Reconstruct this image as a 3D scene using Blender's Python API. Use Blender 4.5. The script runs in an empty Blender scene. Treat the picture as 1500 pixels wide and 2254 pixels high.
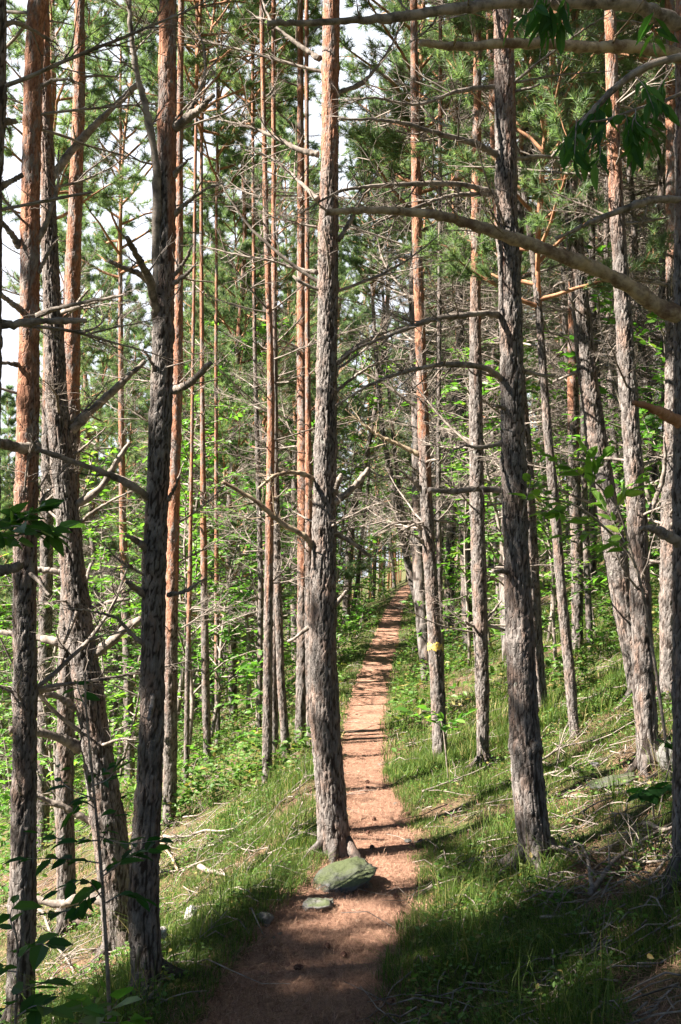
import bpy, math, random
import numpy as np
from mathutils import Vector, Matrix, Euler

# ------------------------------------------------------------------ camera, sky, sun, exposure
scene = bpy.context.scene
col = scene.collection
F_PX, CX, CY = 2191.4, 750.0, 1127.0          # focal length of the photograph in its own pixels
PITCH = math.radians(4.0)
EYE = 1.6
cam_d = bpy.data.cameras.new('camera')
cam = bpy.data.objects.new('camera', cam_d); col.objects.link(cam)
cam_d.sensor_fit = 'VERTICAL'; cam_d.sensor_height = 36.0; cam_d.lens = 35.0
cam_d.clip_start = 0.05; cam_d.clip_end = 5000
cam.location = (0, 0, EYE); cam.rotation_euler = (math.pi/2 + PITCH, 0, 0)
scene.camera = cam

SUN_EL, SUN_BACK = math.radians(42), math.radians(16)
SUN_DIR = Vector((-math.cos(SUN_EL)*math.cos(SUN_BACK), -math.cos(SUN_EL)*math.sin(SUN_BACK), math.sin(SUN_EL)))
world = bpy.data.worlds.new('World'); scene.world = world; world.use_nodes = True
wn = world.node_tree.nodes; wl = world.node_tree.links
sky = wn.new('ShaderNodeTexSky'); sky.sky_type = 'NISHITA'; sky.sun_disc = False
sky.sun_elevation = SUN_EL; sky.sun_rotation = math.atan2(SUN_DIR.x, SUN_DIR.y)
sky.dust_density = 0.0; sky.air_density = 0.65; sky.ozone_density = 1.0
# broken cloud added low ahead to whiten sky gaps, kept from behind to limit fill
_tc = wn.new('ShaderNodeTexCoord'); _no = wn.new('ShaderNodeTexNoise'); _no.inputs['Scale'].default_value = 2.6; _no.inputs['Detail'].default_value = 6
_mp = wn.new('ShaderNodeMapping'); _mp.inputs['Scale'].default_value = (1, 1, 2.2); wl.new(_tc.outputs['Generated'], _mp.inputs[0]); wl.new(_mp.outputs[0], _no.inputs['Vector'])
_sx = wn.new('ShaderNodeSeparateXYZ'); wl.new(_tc.outputs['Generated'], _sx.inputs[0])
_ma = wn.new('ShaderNodeMath'); _ma.operation = 'MULTIPLY_ADD'; wl.new(_sx.outputs[2], _ma.inputs[0]); _ma.inputs[1].default_value = -.42; wl.new(_no.outputs[0], _ma.inputs[2])
_mr = wn.new('ShaderNodeMapRange'); _mr.interpolation_type = 'SMOOTHSTEP'; _mb = wn.new('ShaderNodeMath'); _mb.operation = 'MULTIPLY_ADD'; wl.new(_sx.outputs[1], _mb.inputs[0]); _mb.inputs[1].default_value = .55; wl.new(_ma.outputs[0], _mb.inputs[2])
wl.new(_mb.outputs[0], _mr.inputs[0]); _mr.inputs[1].default_value = .58; _mr.inputs[2].default_value = .72
_mx = wn.new('ShaderNodeMix'); _mx.data_type = 'RGBA'; wl.new(_mr.outputs[0], _mx.inputs[0]); wl.new(sky.outputs[0], _mx.inputs[6]); _mx.inputs[7].default_value = (4.7, 4.95, 5.5, 1)
wl.new(_mx.outputs[2], wn['Background'].inputs[0]); wn['Background'].inputs[1].default_value = 0.05
sun_d = bpy.data.lights.new('sun', 'SUN'); sun_d.energy = 5.0; sun_d.angle = math.radians(0.5); sun_d.color = (1.0, 0.93, 0.82)
sun = bpy.data.objects.new('sun', sun_d); col.objects.link(sun)
sun.rotation_euler = (-SUN_DIR).to_track_quat('-Z', 'Y').to_euler(); sun.location = (-20, -6, 30)
scene.view_settings.view_transform = 'Standard'; scene.view_settings.look = 'None'
scene.view_settings.gamma = 1.0; scene.view_settings.use_curve_mapping = False
scene.view_settings.exposure = 2.5
scene.render.engine = 'CYCLES'
scene.cycles.max_bounces = 5; scene.cycles.diffuse_bounces = 2; scene.cycles.transmission_bounces = 3
scene.cycles.use_denoising = True

rnd = random.Random(7)
R = np.random.default_rng(11)

# ------------------------------------------------------------------ noise in numpy
def _h(ix, iy, iz, s):
    n = (ix.astype(np.int64)*374761393 + iy.astype(np.int64)*668265263 + iz.astype(np.int64)*2147483647 + s*1274126177) & 0xffffffff
    n = ((n ^ (n >> 13))*1274126177) & 0xffffffff
    n = ((n ^ (n >> 16))*2246822519) & 0xffffffff
    n = n ^ (n >> 15)
    return (n & 0xffffff)/float(0x1000000)
def vnoise(p, s=0):
    i = np.floor(p).astype(np.int64); f = p - i; f = f*f*(3-2*f); out = 0
    for a in (0, 1):
        for b in (0, 1):
            for c in (0, 1):
                w = (f[:, 0] if a else 1-f[:, 0])*(f[:, 1] if b else 1-f[:, 1])*(f[:, 2] if c else 1-f[:, 2])
                out = out + w*_h(i[:, 0]+a, i[:, 1]+b, i[:, 2]+c, s)
    return out
def fbm(p, s=0, o=3):
    t = 0; a = 0.5; n = 0
    for k in range(o):
        t = t + a*vnoise(p*(2.03**k), s+k); n += a; a *= .5
    return t/n
def voro(p, s=0):
    i = np.floor(p).astype(np.int64)
    f1 = np.full(len(p), 9.0); f2 = np.full(len(p), 9.0)
    for a in (-1, 0, 1):
        for b in (-1, 0, 1):
            for c in (-1, 0, 1):
                x, y, z = i[:, 0]+a, i[:, 1]+b, i[:, 2]+c
                d = np.sqrt((x+_h(x, y, z, s)-p[:, 0])**2 + (y+_h(x, y, z, s+1)-p[:, 1])**2 + (z+_h(x, y, z, s+2)-p[:, 2])**2)
                n1 = np.minimum(f1, d); f2 = np.where(d < f1, f1, np.minimum(f2, d)); f1 = n1
    return f1, f2
def sstep(a, b, x):
    t = np.clip((x-a)/(b-a), 0, 1); return t*t*(3-2*t)
def noise2(x, y, sc, s=0, o=3):
    x = np.atleast_1d(np.asarray(x, float)); y = np.atleast_1d(np.asarray(y, float))
    return fbm(np.stack([x/sc, y/sc, np.zeros_like(x)+.5], 1), s, o)

# ------------------------------------------------------------------ terrain
_ys = np.arange(-60, 400, 0.25)
def _smooth(v, k=9):
    w = np.hanning(k); w /= w.sum(); return np.convolve(np.pad(v, k//2, mode='edge'), w, 'valid')
_xp = _smooth(np.interp(_ys, [-60, 0, 3.2, 4.1, 4.9, 5.7, 6.7, 8.3, 10.8, 15, 20, 30, 44, 60, 90, 400],
              [-1, -.35, -.23, -.17, 0.0, .2, .23, .16, .23, .47, .91, 1.62, 2.85, 5.2, 14, 60]), 7)
_zp = _smooth(np.interp(_ys, [-60, 0, 9, 11, 15, 20, 30, 44, 60, 90, 400], [-.6, 0, 0, .0, .1, .46, .78, 1.2, 2.2, 5, 20]), 15)
_hw = np.interp(_ys, [-60, 3.4, 4.9, 5.7, 6.7, 8.3, 10.8, 15, 44, 400], [.36, .32, .31, .25, .205, .19, .20, .215, .21, .25])
def xpath(y): return np.interp(y, _ys, _xp)
def zpath(y): return np.interp(y, _ys, _zp)
def hwid(y): return np.interp(y, _ys, _hw)
def softramp(x, k): return np.where(x > 0, x*x/(x+k), 0)
def ground_base(x, y):
    x = np.asarray(x, float); y = np.asarray(y, float)
    u = x - xpath(y); h = hwid(y)
    r = np.maximum(u-h, 0); l = np.maximum(-u-h, 0)
    zr = .29*softramp(r, .12) + .040*np.minimum(r, 8)**2*np.exp(-np.maximum(r-4, 0)/14.)
    zr = np.where(r > 8, .29*r + .040*64*np.exp(-4/14.)+ .18*(r-8), zr)
    zl = -.53*softramp(l, .30) + .06*np.exp(-((l-.25)/.18)**2)*(l > 0)
    far = np.maximum(l-34, 0)
    zl = zl + .53*far*sstep(0, 40, far) + .28*np.maximum(l-150, 0)
    return zpath(y) + zr + zl
def ground(x, y):
    x = np.atleast_1d(np.asarray(x, float)); y = np.atleast_1d(np.asarray(y, float))
    u = np.abs(x-xpath(y)) - hwid(y)
    m = sstep(-.02, .5, u)
    return ground_base(x, y) + m*((noise2(x, y, .9, 3)-.5)*.14 + (noise2(x, y, .22, 9, 2)-.5)*.035) + (noise2(x, y, .35, 5, 2)-.5)*.012
def gz(x, y): return float(ground(x, y)[0])

def ray(px, py):
    dx, dy = (px-CX)/F_PX, (CY-py)/F_PX
    c, s = math.cos(PITCH), math.sin(PITCH)
    return np.array([dx, c - s*dy, s + c*dy])          # depth along the optical axis is 1
def at_y(px, py, Y):
    d = ray(px, py); return np.array([0, 0, EYE]) + d*(Y/d[1])
def on_ground(px, py):
    d = ray(px, py); t = np.arange(1.5, 60, .02)
    under = EYE+d[2]*t < ground(d[0]*t, d[1]*t); t = t[np.argmax(under)] if under.any() else 60.
    return np.array([d[0]*t, d[1]*t, EYE+d[2]*t])
def project(x, y, z):
    c, s = math.cos(PITCH), math.sin(PITCH); z = z-EYE
    d = c*y + s*z; v = -s*y + c*z
    return CX + F_PX*x/d, CY - F_PX*v/d

# ------------------------------------------------------------------ mesh collecting
class MB:
    def __init__(s): s.V = []; s.F4 = []; s.F3 = []; s.m4 = []; s.m3 = []; s.A = {}; s.n = 0
    def add(s, V, F4=None, F3=None, mat=0, **attr):
        V = np.asarray(V, np.float32)
        if F4 is not None and len(F4): s.F4.append(np.asarray(F4, np.int64)+s.n); s.m4.append(np.full(len(F4), mat, np.int32))
        if F3 is not None and len(F3): s.F3.append(np.asarray(F3, np.int64)+s.n); s.m3.append(np.full(len(F3), mat, np.int32))
        for k in set(list(s.A)+list(attr)):
            if k not in s.A: s.A[k] = [np.zeros(s.n, np.float32)] if s.n else []
            a = attr.get(k, 0.0); s.A[k].append(np.broadcast_to(np.asarray(a, np.float32), (len(V),)))
        s.V.append(V); s.n += len(V)
    def mesh(s, name, mats, smooth=True):
        V = np.concatenate(s.V); F4 = np.concatenate(s.F4) if s.F4 else np.zeros((0, 4), np.int64)
        F3 = np.concatenate(s.F3) if s.F3 else np.zeros((0, 3), np.int64)
        me = bpy.data.meshes.new(name)
        me.vertices.add(len(V)); me.vertices.foreach_set('co', V.ravel())
        me.loops.add(F4.size+F3.size); me.loops.foreach_set('vertex_index', np.concatenate([F4.ravel(), F3.ravel()]).astype(np.int32))
        me.polygons.add(len(F4)+len(F3))
        st = np.concatenate([np.arange(len(F4))*4, len(F4)*4+np.arange(len(F3))*3]).astype(np.int32)
        me.polygons.foreach_set('loop_start', st)
        for m in mats: me.materials.append(m)
        me.polygons.foreach_set('material_index', np.concatenate(s.m4+s.m3).astype(np.int32))
        me.polygons.foreach_set('use_smooth', np.full(len(F4)+len(F3), smooth))
        for k, a in s.A.items():
            at = me.attributes.new(k, 'FLOAT', 'POINT'); at.data.foreach_set('value', np.concatenate(a).astype(np.float32))
        me.update(calc_edges=True); return me
    def obj(s, name, mats, parent=None, loc=None, smooth=True):
        return link(name, s.mesh(name, mats, smooth), parent, loc)
def link(name, me, parent=None, loc=None):
    o = bpy.data.objects.new(name, me); col.objects.link(o)
    if parent is not None: o.parent = parent
    if loc is not None: o.location = loc
    return o
def tag(o, label=None, cat=None, group=None, kind=None):
    if label: o['label'] = label
    if cat: o['category'] = cat
    if group: o['group'] = group
    if kind: o['kind'] = kind
    return o
def empty(name, loc=(0, 0, 0)):
    o = bpy.data.objects.new(name, None); col.objects.link(o); o.location = loc; o.empty_display_size = .2; return o
def copy_tree(o, parent=None):
    c = o.copy(); col.objects.link(c)
    if parent is not None: c.parent = parent
    for ch in list(o.children): copy_tree(ch, c)
    return c

def tube_vf(P, rad, n=5, cap=True):
    P = np.asarray(P, float); rad = np.asarray(rad, float); m = len(P)
    T = np.gradient(P, axis=0); T /= np.linalg.norm(T, axis=1)[:, None]+1e-9
    d = P[-1]-P[0]; ref = np.eye(3)[np.argmin(np.abs(d))]
    N = np.cross(T, ref); N /= np.linalg.norm(N, axis=1)[:, None]+1e-9
    B = np.cross(T, N)
    a = np.arange(n)*2*math.pi/n
    V = P[:, None, :] + rad[:, None, None]*(np.cos(a)[None, :, None]*N[:, None, :] + np.sin(a)[None, :, None]*B[:, None, :])
    i = np.arange(m-1)[:, None]*n; j = np.arange(n)[None, :]; k = (np.arange(n)[None, :]+1) % n
    F4 = np.stack([i+j, i+k, i+n+k, i+n+j], -1).reshape(-1, 4)
    V = V.reshape(-1, 3); F3 = None
    if cap:
        V = np.concatenate([V, P[-1:], P[:1]]); e = (m-1)*n
        jj = np.arange(n); kk = (jj+1) % n
        F3 = np.concatenate([np.stack([e+jj, e+kk, np.full(n, m*n)], 1), np.stack([kk, jj, np.full(n, m*n+1)], 1)])
    return V, F4, F3
def spline(pts, n):
    """Catmull-Rom through the points, n samples"""
    p = np.asarray(pts, float)
    if len(p) == 2: t = np.linspace(0, 1, n)[:, None]; return p[0]*(1-t)+p[1]*t
    q = np.concatenate([[2*p[0]-p[1]], p, [2*p[-1]-p[-2]]])
    u = np.linspace(0, len(p)-1-1e-6, n); i = u.astype(int); f = (u-i)[:, None]
    a, b, c, d = q[i], q[i+1], q[i+2], q[i+3]
    return .5*(2*b + (c-a)*f + (2*a-5*b+4*c-d)*f*f + (3*b-a-3*c+d)*f**3)

# ------------------------------------------------------------------ materials
def mat(name):
    m = bpy.data.materials.new(name); m.use_nodes = True; return m, m.node_tree.nodes, m.node_tree.links, m.node_tree.nodes['Principled BSDF']
def nd(nodes, t, **kw):
    n = nodes.new('ShaderNode'+t)
    for k, v in kw.items(): setattr(n, k, v)
    return n
def mixc(N, L, fac, a, b):
    n = nd(N, 'Mix', data_type='RGBA')
    for sock, v in ((n.inputs[0], fac), (n.inputs[6], a), (n.inputs[7], b)):
        if hasattr(v, 'links') or hasattr(v, 'is_output'): L.new(v, sock)
        else: sock.default_value = v if not isinstance(v, tuple) else (*v, 1)
    return n.outputs[2]
def ramp(N, L, src, a, b):
    n = nd(N, 'MapRange', interpolation_type='SMOOTHSTEP'); L.new(src, n.inputs[0]); n.inputs[1].default_value = a; n.inputs[2].default_value = b
    return n.outputs[0]
def noise(N, L, co, scale, detail=4, rough=.6):
    n = nd(N, 'TexNoise'); n.inputs['Scale'].default_value = scale; n.inputs['Detail'].default_value = detail; n.inputs['Roughness'].default_value = rough
    if co is not None: L.new(co, n.inputs['Vector'])
    return n.outputs[0]
def attr(N, name): return nd(N, 'Attribute', attribute_name=name).outputs['Fac']

def make_bark():
    m, N, L, P = mat('pine_bark')
    tc = nd(N, 'TexCoord').outputs['Object']
    mp = nd(N, 'Mapping'); L.new(tc, mp.inputs[0]); mp.inputs['Scale'].default_value = (1, 1, .4)
    n1 = noise(N, L, mp.outputs[0], 30, 6, .75); n2 = noise(N, L, mp.outputs[0], 11, 4, .7)
    grey = mixc(N, L, ramp(N, L, n1, .3, .7), (.066, .058, .054), (.245, .215, .20))
    warm = mixc(N, L, ramp(N, L, n2, .45, .7), grey, (.21, .142, .113))
    org = mixc(N, L, ramp(N, L, n1, .3, .72), (.21, .085, .048), (.46, .235, .145))
    org = mixc(N, L, ramp(N, L, n2, .47, .58), org, (.22, .185, .17))
    org = mixc(N, L, ramp(N, L, noise(N, L, mp.outputs[0], 48, 5, .8), .54, .64), org, (.15, .062, .036))
    body = mixc(N, L, attr(N, 'orange'), warm, org)
    pl = nd(N, 'MapRange'); L.new(attr(N, 'plate'), pl.inputs[0]); pl.inputs[3].default_value = .62; pl.inputs[4].default_value = 1.22
    bv = nd(N, 'HueSaturation'); L.new(body, bv.inputs['Color']); L.new(pl.outputs[0], bv.inputs['Value']); body = bv.outputs[0]
    lich = noise(N, L, tc, 6.5, 6, .75)
    body = mixc(N, L, ramp(N, L, lich, .64, .72), body, (.27, .28, .245))
    ck = ramp(N, L, attr(N, 'crack'), .02, .5)
    dark = mixc(N, L, attr(N, 'orange'), (.030, .022, .018), (.13, .05, .028))
    c = mixc(N, L, ck, dark, body)
    L.new(c, P.inputs['Base Color']); P.inputs['Roughness'].default_value = .88; P.inputs['Specular IOR Level'].default_value = .25
    v = nd(N, 'TexVoronoi', feature='DISTANCE_TO_EDGE'); v.inputs['Scale'].default_value = 55; L.new(mp.outputs[0], v.inputs['Vector'])
    h = nd(N, 'Math', operation='MULTIPLY_ADD'); L.new(ramp(N, L, v.outputs[0], 0, .12), h.inputs[0]); h.inputs[1].default_value = .5; L.new(n1, h.inputs[2])
    b = nd(N, 'Bump'); b.inputs['Strength'].default_value = .9; b.inputs['Distance'].default_value = .006; L.new(h.outputs[0], b.inputs['Height'])
    L.new(b.outputs[0], P.inputs['Normal']); return m
def make_simple(name, c1, c2, scale, rough=.85, bump=.004, var=None):
    m, N, L, P = mat(name)
    tc = nd(N, 'TexCoord').outputs['Object']
    n1 = noise(N, L, tc, scale, 8, .72)
    f = ramp(N, L, n1, .34, .64)
    if var: f = attr(N, var)
    c = mixc(N, L, f, c1, c2)
    L.new(c, P.inputs['Base Color']); P.inputs['Roughness'].default_value = rough; P.inputs['Specular IOR Level'].default_value = .25
    if bump:
        b = nd(N, 'Bump'); b.inputs['Distance'].default_value = bump; b.inputs['Strength'].default_value = .7; L.new(n1, b.inputs['Height']); L.new(b.outputs[0], P.inputs['Normal'])
    return m
def make_leaf(name, c1, c2, c3, trans=.45, rough=.5, spec=.35, tboost=1.5):
    m, N, L, P = mat(name)
    v = attr(N, 'var')
    oi = nd(N, 'ObjectInfo').outputs['Random']
    c = mixc(N, L, ramp(N, L, v, 0, .6), c1, c2); c = mixc(N, L, ramp(N, L, v, .78, 1.0), c, c3)
    hs = nd(N, 'HueSaturation'); L.new(c, hs.inputs['Color'])
    mr = nd(N, 'MapRange'); L.new(oi, mr.inputs[0]); mr.inputs[3].default_value = .8; mr.inputs[4].default_value = 1.25; L.new(mr.outputs[0], hs.inputs['Value'])
    mh = nd(N, 'MapRange'); L.new(oi, mh.inputs[0]); mh.inputs[3].default_value = .515; mh.inputs[4].default_value = .485; L.new(mh.outputs[0], hs.inputs['Hue'])
    L.new(hs.outputs[0], P.inputs['Base Color']); P.inputs['Roughness'].default_value = rough; P.inputs['Specular IOR Level'].default_value = spec
    t = nd(N, 'BsdfTranslucent'); g = nd(N, 'Gamma')
    tc = nd(N, 'Mix', data_type='RGBA', blend_type='MULTIPLY'); tc.inputs[0].default_value = 1; L.new(hs.outputs[0], tc.inputs[6]); tc.inputs[7].default_value = (tboost, tboost*1.15, tboost*.55, 1)
    L.new(tc.outputs[2], t.inputs[0])
    mx = nd(N, 'MixShader'); mx.inputs[0].default_value = trans; L.new(P.outputs[0], mx.inputs[1]); L.new(t.outputs[0], mx.inputs[2])
    L.new(mx.outputs[0], N['Material Output'].inputs['Surface']); return m
def make_ground():
    m, N, L, P = mat('forest_floor')
    tc = nd(N, 'TexCoord').outputs['Object']
    a = noise(N, L, tc, 1.3, 5); b = noise(N, L, tc, 14, 6, .75); d = noise(N, L, tc, 70, 3)
    c = mixc(N, L, ramp(N, L, b, .3, .7), (.045, .032, .02), (.165, .11, .07))
    c = mixc(N, L, ramp(N, L, d, .6, .78), c, (.26, .18, .11))
    moss = mixc(N, L, b, (.03, .045, .012), (.09, .12, .035))
    c = mixc(N, L, ramp(N, L, a, .42, .56), c, moss)
    L.new(c, P.inputs['Base Color']); P.inputs['Roughness'].default_value = .95; P.inputs['Specular IOR Level'].default_value = .1
    bp = nd(N, 'Bump'); bp.inputs['Distance'].default_value = .03; bp.inputs['Strength'].default_value = .8; L.new(b, bp.inputs['Height']); L.new(bp.outputs[0], P.inputs['Normal'])
    return m
def make_path():
    m, N, L, P = mat('needle_path')
    tc = nd(N, 'TexCoord').outputs['Object']
    a = noise(N, L, tc, 4, 4); b = noise(N, L, tc, 38, 6, .75); d = noise(N, L, tc, 150, 3)
    c = mixc(N, L, ramp(N, L, b, .3, .7), (.12, .056, .036), (.34, .195, .135))
    c = mixc(N, L, ramp(N, L, a, .45, .7), c, (.29, .165, .115))
    c = mixc(N, L, ramp(N, L, d, .6, .75), c, (.48, .33, .25))
    e = noise(N, L, tc, 2.1, 6, .7); c = mixc(N, L, ramp(N, L, e, .52, .66), c, (.115, .062, .042))
    g2 = noise(N, L, tc, 9, 6, .75); c = mixc(N, L, ramp(N, L, g2, .58, .68), c, (.42, .29, .21))
    L.new(c, P.inputs['Base Color']); P.inputs['Roughness'].default_value = .95; P.inputs['Specular IOR Level'].default_value = .1
    bp = nd(N, 'Bump'); bp.inputs['Distance'].default_value = .012; bp.inputs['Strength'].default_value = .9; L.new(b, bp.inputs['Height']); L.new(bp.outputs[0], P.inputs['Normal'])
    return m
def make_rock(name, g1, g2, moss, mlo, mhi):
    m, N, L, P = mat(name)
    tc = nd(N, 'TexCoord').outputs['Object']
    a = noise(N, L, tc, 9, 5); b = noise(N, L, tc, 45, 5)
    c = mixc(N, L, a, g1, g2)
    geo = nd(N, 'NewGeometry'); sx = nd(N, 'SeparateXYZ'); L.new(geo.outputs['Normal'], sx.inputs[0])
    ad = nd(N, 'Math', operation='MULTIPLY_ADD'); L.new(a, ad.inputs[0]); ad.inputs[1].default_value = .9; L.new(sx.outputs[2], ad.inputs[2])
    c = mixc(N, L, ramp(N, L, ad.outputs[0], mlo, mhi), c, mixc(N, L, b, moss, tuple(min(1, v*1.6) for v in moss)))
    L.new(c, P.inputs['Base Color']); P.inputs['Roughness'].default_value = .9
    bp = nd(N, 'Bump'); bp.inputs['Distance'].default_value = .012; L.new(b, bp.inputs['Height']); L.new(bp.outputs[0], P.inputs['Normal'])
    return m

BARK = make_bark()
TWIG = make_simple('dead_wood', (.07, .056, .047), (.30, .25, .215), 14, .85, .006)
LIMB = make_simple('live_limb_bark', (.20, .09, .05), (.40, .21, .12), 8)
PALE = make_simple('peeled_pale_wood', (.12, .075, .052), (.42, .33, .23), 13, .75, .006)
NEEDLE = make_leaf('pine_needles', (.075, .115, .065), (.145, .20, .11), (.23, .225, .13), .42, .5, .3, 1.7)
LEAF = make_leaf('broad_leaves', (.06, .15, .026), (.11, .23, .036), (.19, .27, .05), .5, .45, .4, 1.5)
DARKLEAF = make_leaf('shade_dark_leaves', (.018, .06, .015), (.035, .10, .022), (.07, .15, .03), .4, .55, .2, 1.7)  # leaf green darkened in the colour for near leaves that stand in shade
GRASS = make_leaf('grass_blades', (.038, .075, .016), (.10, .15, .03), (.28, .22, .10), .35, .6, .2, 1.4)
HERB = make_leaf('herb_leaves', (.045, .11, .022), (.085, .165, .035), (.22, .17, .06), .4, .5, .3, 1.4)
LITTER = make_simple('fallen_needles', (.07, .03, .02), (.44, .265, .175), 1, .8, 0, 'var')
GROUND = make_ground(); PATH = make_path()
MOSSROCK = make_rock('mossy_rock', (.024, .025, .025), (.085, .084, .08), (.035, .044, .014), 1.1, 1.5)
GREYROCK = make_rock('grey_rock', (.055, .053, .05), (.19, .18, .168), (.05, .06, .025), 1.2, 1.5)
PALEROCK = make_rock('pale_stone', (.32, .30, .28), (.55, .52, .48), (.3, .28, .22), 1.4, 1.6)
YELLOW, _N, _L, _P = mat('yellow_trail_paint')
_c = mixc(_N, _L, ramp(_N, _L, noise(_N, _L, nd(_N, 'TexCoord').outputs['Object'], 60, 4),   .42, .56), (.30, .22, .12), (.66, .47, .05))
_L.new(_c, _P.inputs['Base Color']); _P.inputs['Roughness'].default_value = .7

# ------------------------------------------------------------------ ground and path
def axis(lo, hi, c0, c1, fine, grow):
    a = [c0]
    while a[-1] < c1: a.append(a[-1]+fine)
    s = fine
    while a[-1] < hi: s *= grow; a.append(a[-1]+s)
    b = [c0]; s = fine
    while b[-1] > lo: s *= grow; b.append(b[-1]-s)
    return np.array(b[:0:-1]+a)
gx = axis(-900, 900, -4.2, 4.2, .05, 1.09); gy = axis(-300, 1500, 2, 13, .06, 1.07)
X, Y = np.meshgrid(gx, gy); fx, fy = X.ravel(), Y.ravel()
Zg = ground(fx, fy) - .02*(np.abs(fx-xpath(fy)) < hwid(fy)-.05)*(fy > -8)*(fy < 80)
nx, ny = len(gx), len(gy); i = np.arange(ny-1)[:, None]*nx; j = np.arange(nx-1)[None, :]
g = MB(); g.add(np.stack([fx, fy, Zg], 1), np.stack([i+j, i+j+1, i+nx+j+1, i+nx+j], -1).reshape(-1, 4))
tag(g.obj('ground', [GROUND]), kind='structure')
py_ = np.concatenate([np.arange(-6, 16, .04), np.arange(16, 75, .2)]); w_ = np.linspace(-1, 1, 27)
Yp, Wp = np.meshgrid(py_, w_, indexing='ij')
edge = hwid(Yp) + .05 + (noise2(Yp.ravel(), (Wp > 0).ravel()*9.0, .22, 21, 4).reshape(Yp.shape)-.5)*.22
Xp = xpath(Yp)+Wp*edge
Zp = ground(Xp.ravel(), Yp.ravel()) + .004 + .0008*np.maximum(Yp.ravel()-8, 0) - .02*sstep(.9, 1.0, np.abs(Wp.ravel()))
Zp = Zp + (noise2(Xp.ravel(), Yp.ravel(), .07, 31, 3)-.5)*.02*(1-np.abs(Wp.ravel())**4)
n0, n1 = Yp.shape; i = np.arange(n0-1)[:, None]*n1; j = np.arange(n1-1)[None, :]
g = MB(); g.add(np.stack([Xp.ravel(), Yp.ravel(), Zp], 1), np.stack([i+j, i+j+1, i+n1+j+1, i+n1+j], -1).reshape(-1, 4))
tag(g.obj('path', [PATH]), kind='structure')

# ------------------------------------------------------------------ branches
def rdir(rng, d, ang):
    """unit vector leaning from d by ang in a random plane"""
    d = d/np.linalg.norm(d); r = rng.normal(size=3); r -= d*np.dot(r, d); r /= np.linalg.norm(r)+1e-9
    return d*math.cos(ang)+r*math.sin(ang)
def curve_from(rng, p, d, length, n, wob, lift=0.0):
    pts = [np.array(p, float)]; d = np.array(d, float); s = length/n
    for k in range(n):
        d = d + rng.normal(size=3)*wob; d[2] += lift; d /= np.linalg.norm(d); pts.append(pts[-1]+d*s)
    return np.array(pts)
def add_twigs(mb, rng, P, rad, dens, tl, start=.25, sub=True, sides=3, mat=0, rmin=.0013):
    seg = np.linalg.norm(np.diff(P, axis=0), axis=1); L = np.concatenate([[0], np.cumsum(seg)]); tot = L[-1]
    n = max(1, int(tot*dens)); tips = []
    for k in range(n):
        f = start+(1-start)*(k+rng.random())/n; s = f*tot
        p = np.array([np.interp(s, L, P[:, a]) for a in range(3)]); r0 = np.interp(s, L, rad)
        i = min(np.searchsorted(L, s), len(P)-1); t = P[i]-P[max(i-1, 0)]
        d = rdir(rng, t, rng.uniform(.6, 1.2)); d[2] *= .7
        ln = tl*(1.15-f*.8)*rng.uniform(.4, 1.25)
        q = curve_from(rng, p, d, ln, 4, .15, .015); rr = np.linspace(min(r0*.6, .0055), rmin, len(q))
        mb.add(*tube_vf(q, rr, sides, False), mat=mat); tips.append((q[-1], q[-1]-q[-2]))
        if sub:
            for _ in range(int(rng.integers(1, 5))):
                i2 = int(rng.integers(1, 4)); d2 = rdir(rng, q[i2+1]-q[i2], rng.uniform(.5, 1.1))
                q2 = curve_from(rng, q[i2], d2, ln*rng.uniform(.25, .6), 3, .25, .02)
                mb.add(*tube_vf(q2, np.linspace(max(rr[i2]*.7, rmin), rmin*.8, len(q2)), sides, False), mat=mat); tips.append((q2[-1], q2[-1]-q2[-2]))
    return tips
def branch_mesh(seed, kind):
    """dead branch along +X from the origin, about 1 m long"""
    rng = np.random.default_rng(seed); mb = MB()
    if kind == 'stub':
        P = curve_from(rng, (-.06, 0, 0), (1, 0, .15), .36, 5, .12, .03); r = np.linspace(.017, .009, len(P))
        mb.add(*tube_vf(P, r*(1+.12*rng.normal(size=len(P)).clip(-1, 1)), 6))
        if rng.random() < .6: add_twigs(mb, rng, P, r, 6, .12, .4, False)
    else:
        lift = rng.uniform(-.03, .10); P = curve_from(rng, (-.05, 0, 0), (1, 0, rng.uniform(-.1, .35)), 1.05, 12, .065, lift)
        P = spline(P, 22); r = .016*(1-np.linspace(0, 1, len(P)))**.8+.0022
        mb.add(*tube_vf(P, r*(1+.05*rng.normal(size=len(P)).clip(-1.5, 1.5)), 6))
        dens, tl = {'twiggy': (26, .42), 'bare': (9, .30), 'fork': (13, .5)}[kind]
        add_twigs(mb, rng, P, r, dens, tl, .2)
        if kind == 'fork':
            for _ in range(2):
                i = int(rng.integers(6, 14)); Q = curve_from(rng, P[i], rdir(rng, P[i+1]-P[i], .7), .55, 7, .12, .03); rq = np.linspace(r[i]*.75, .002, len(Q))
                mb.add(*tube_vf(Q, rq, 5)); add_twigs(mb, rng, Q, rq, 14, .3, .2)
    return mb.mesh('dead_branch', [TWIG])
BR = {k: [branch_mesh(100+i*7+ord(k[0]), k) for i in range(n)] for k, n in (('stub', 6), ('twiggy', 7), ('bare', 6), ('fork', 6))}

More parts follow.
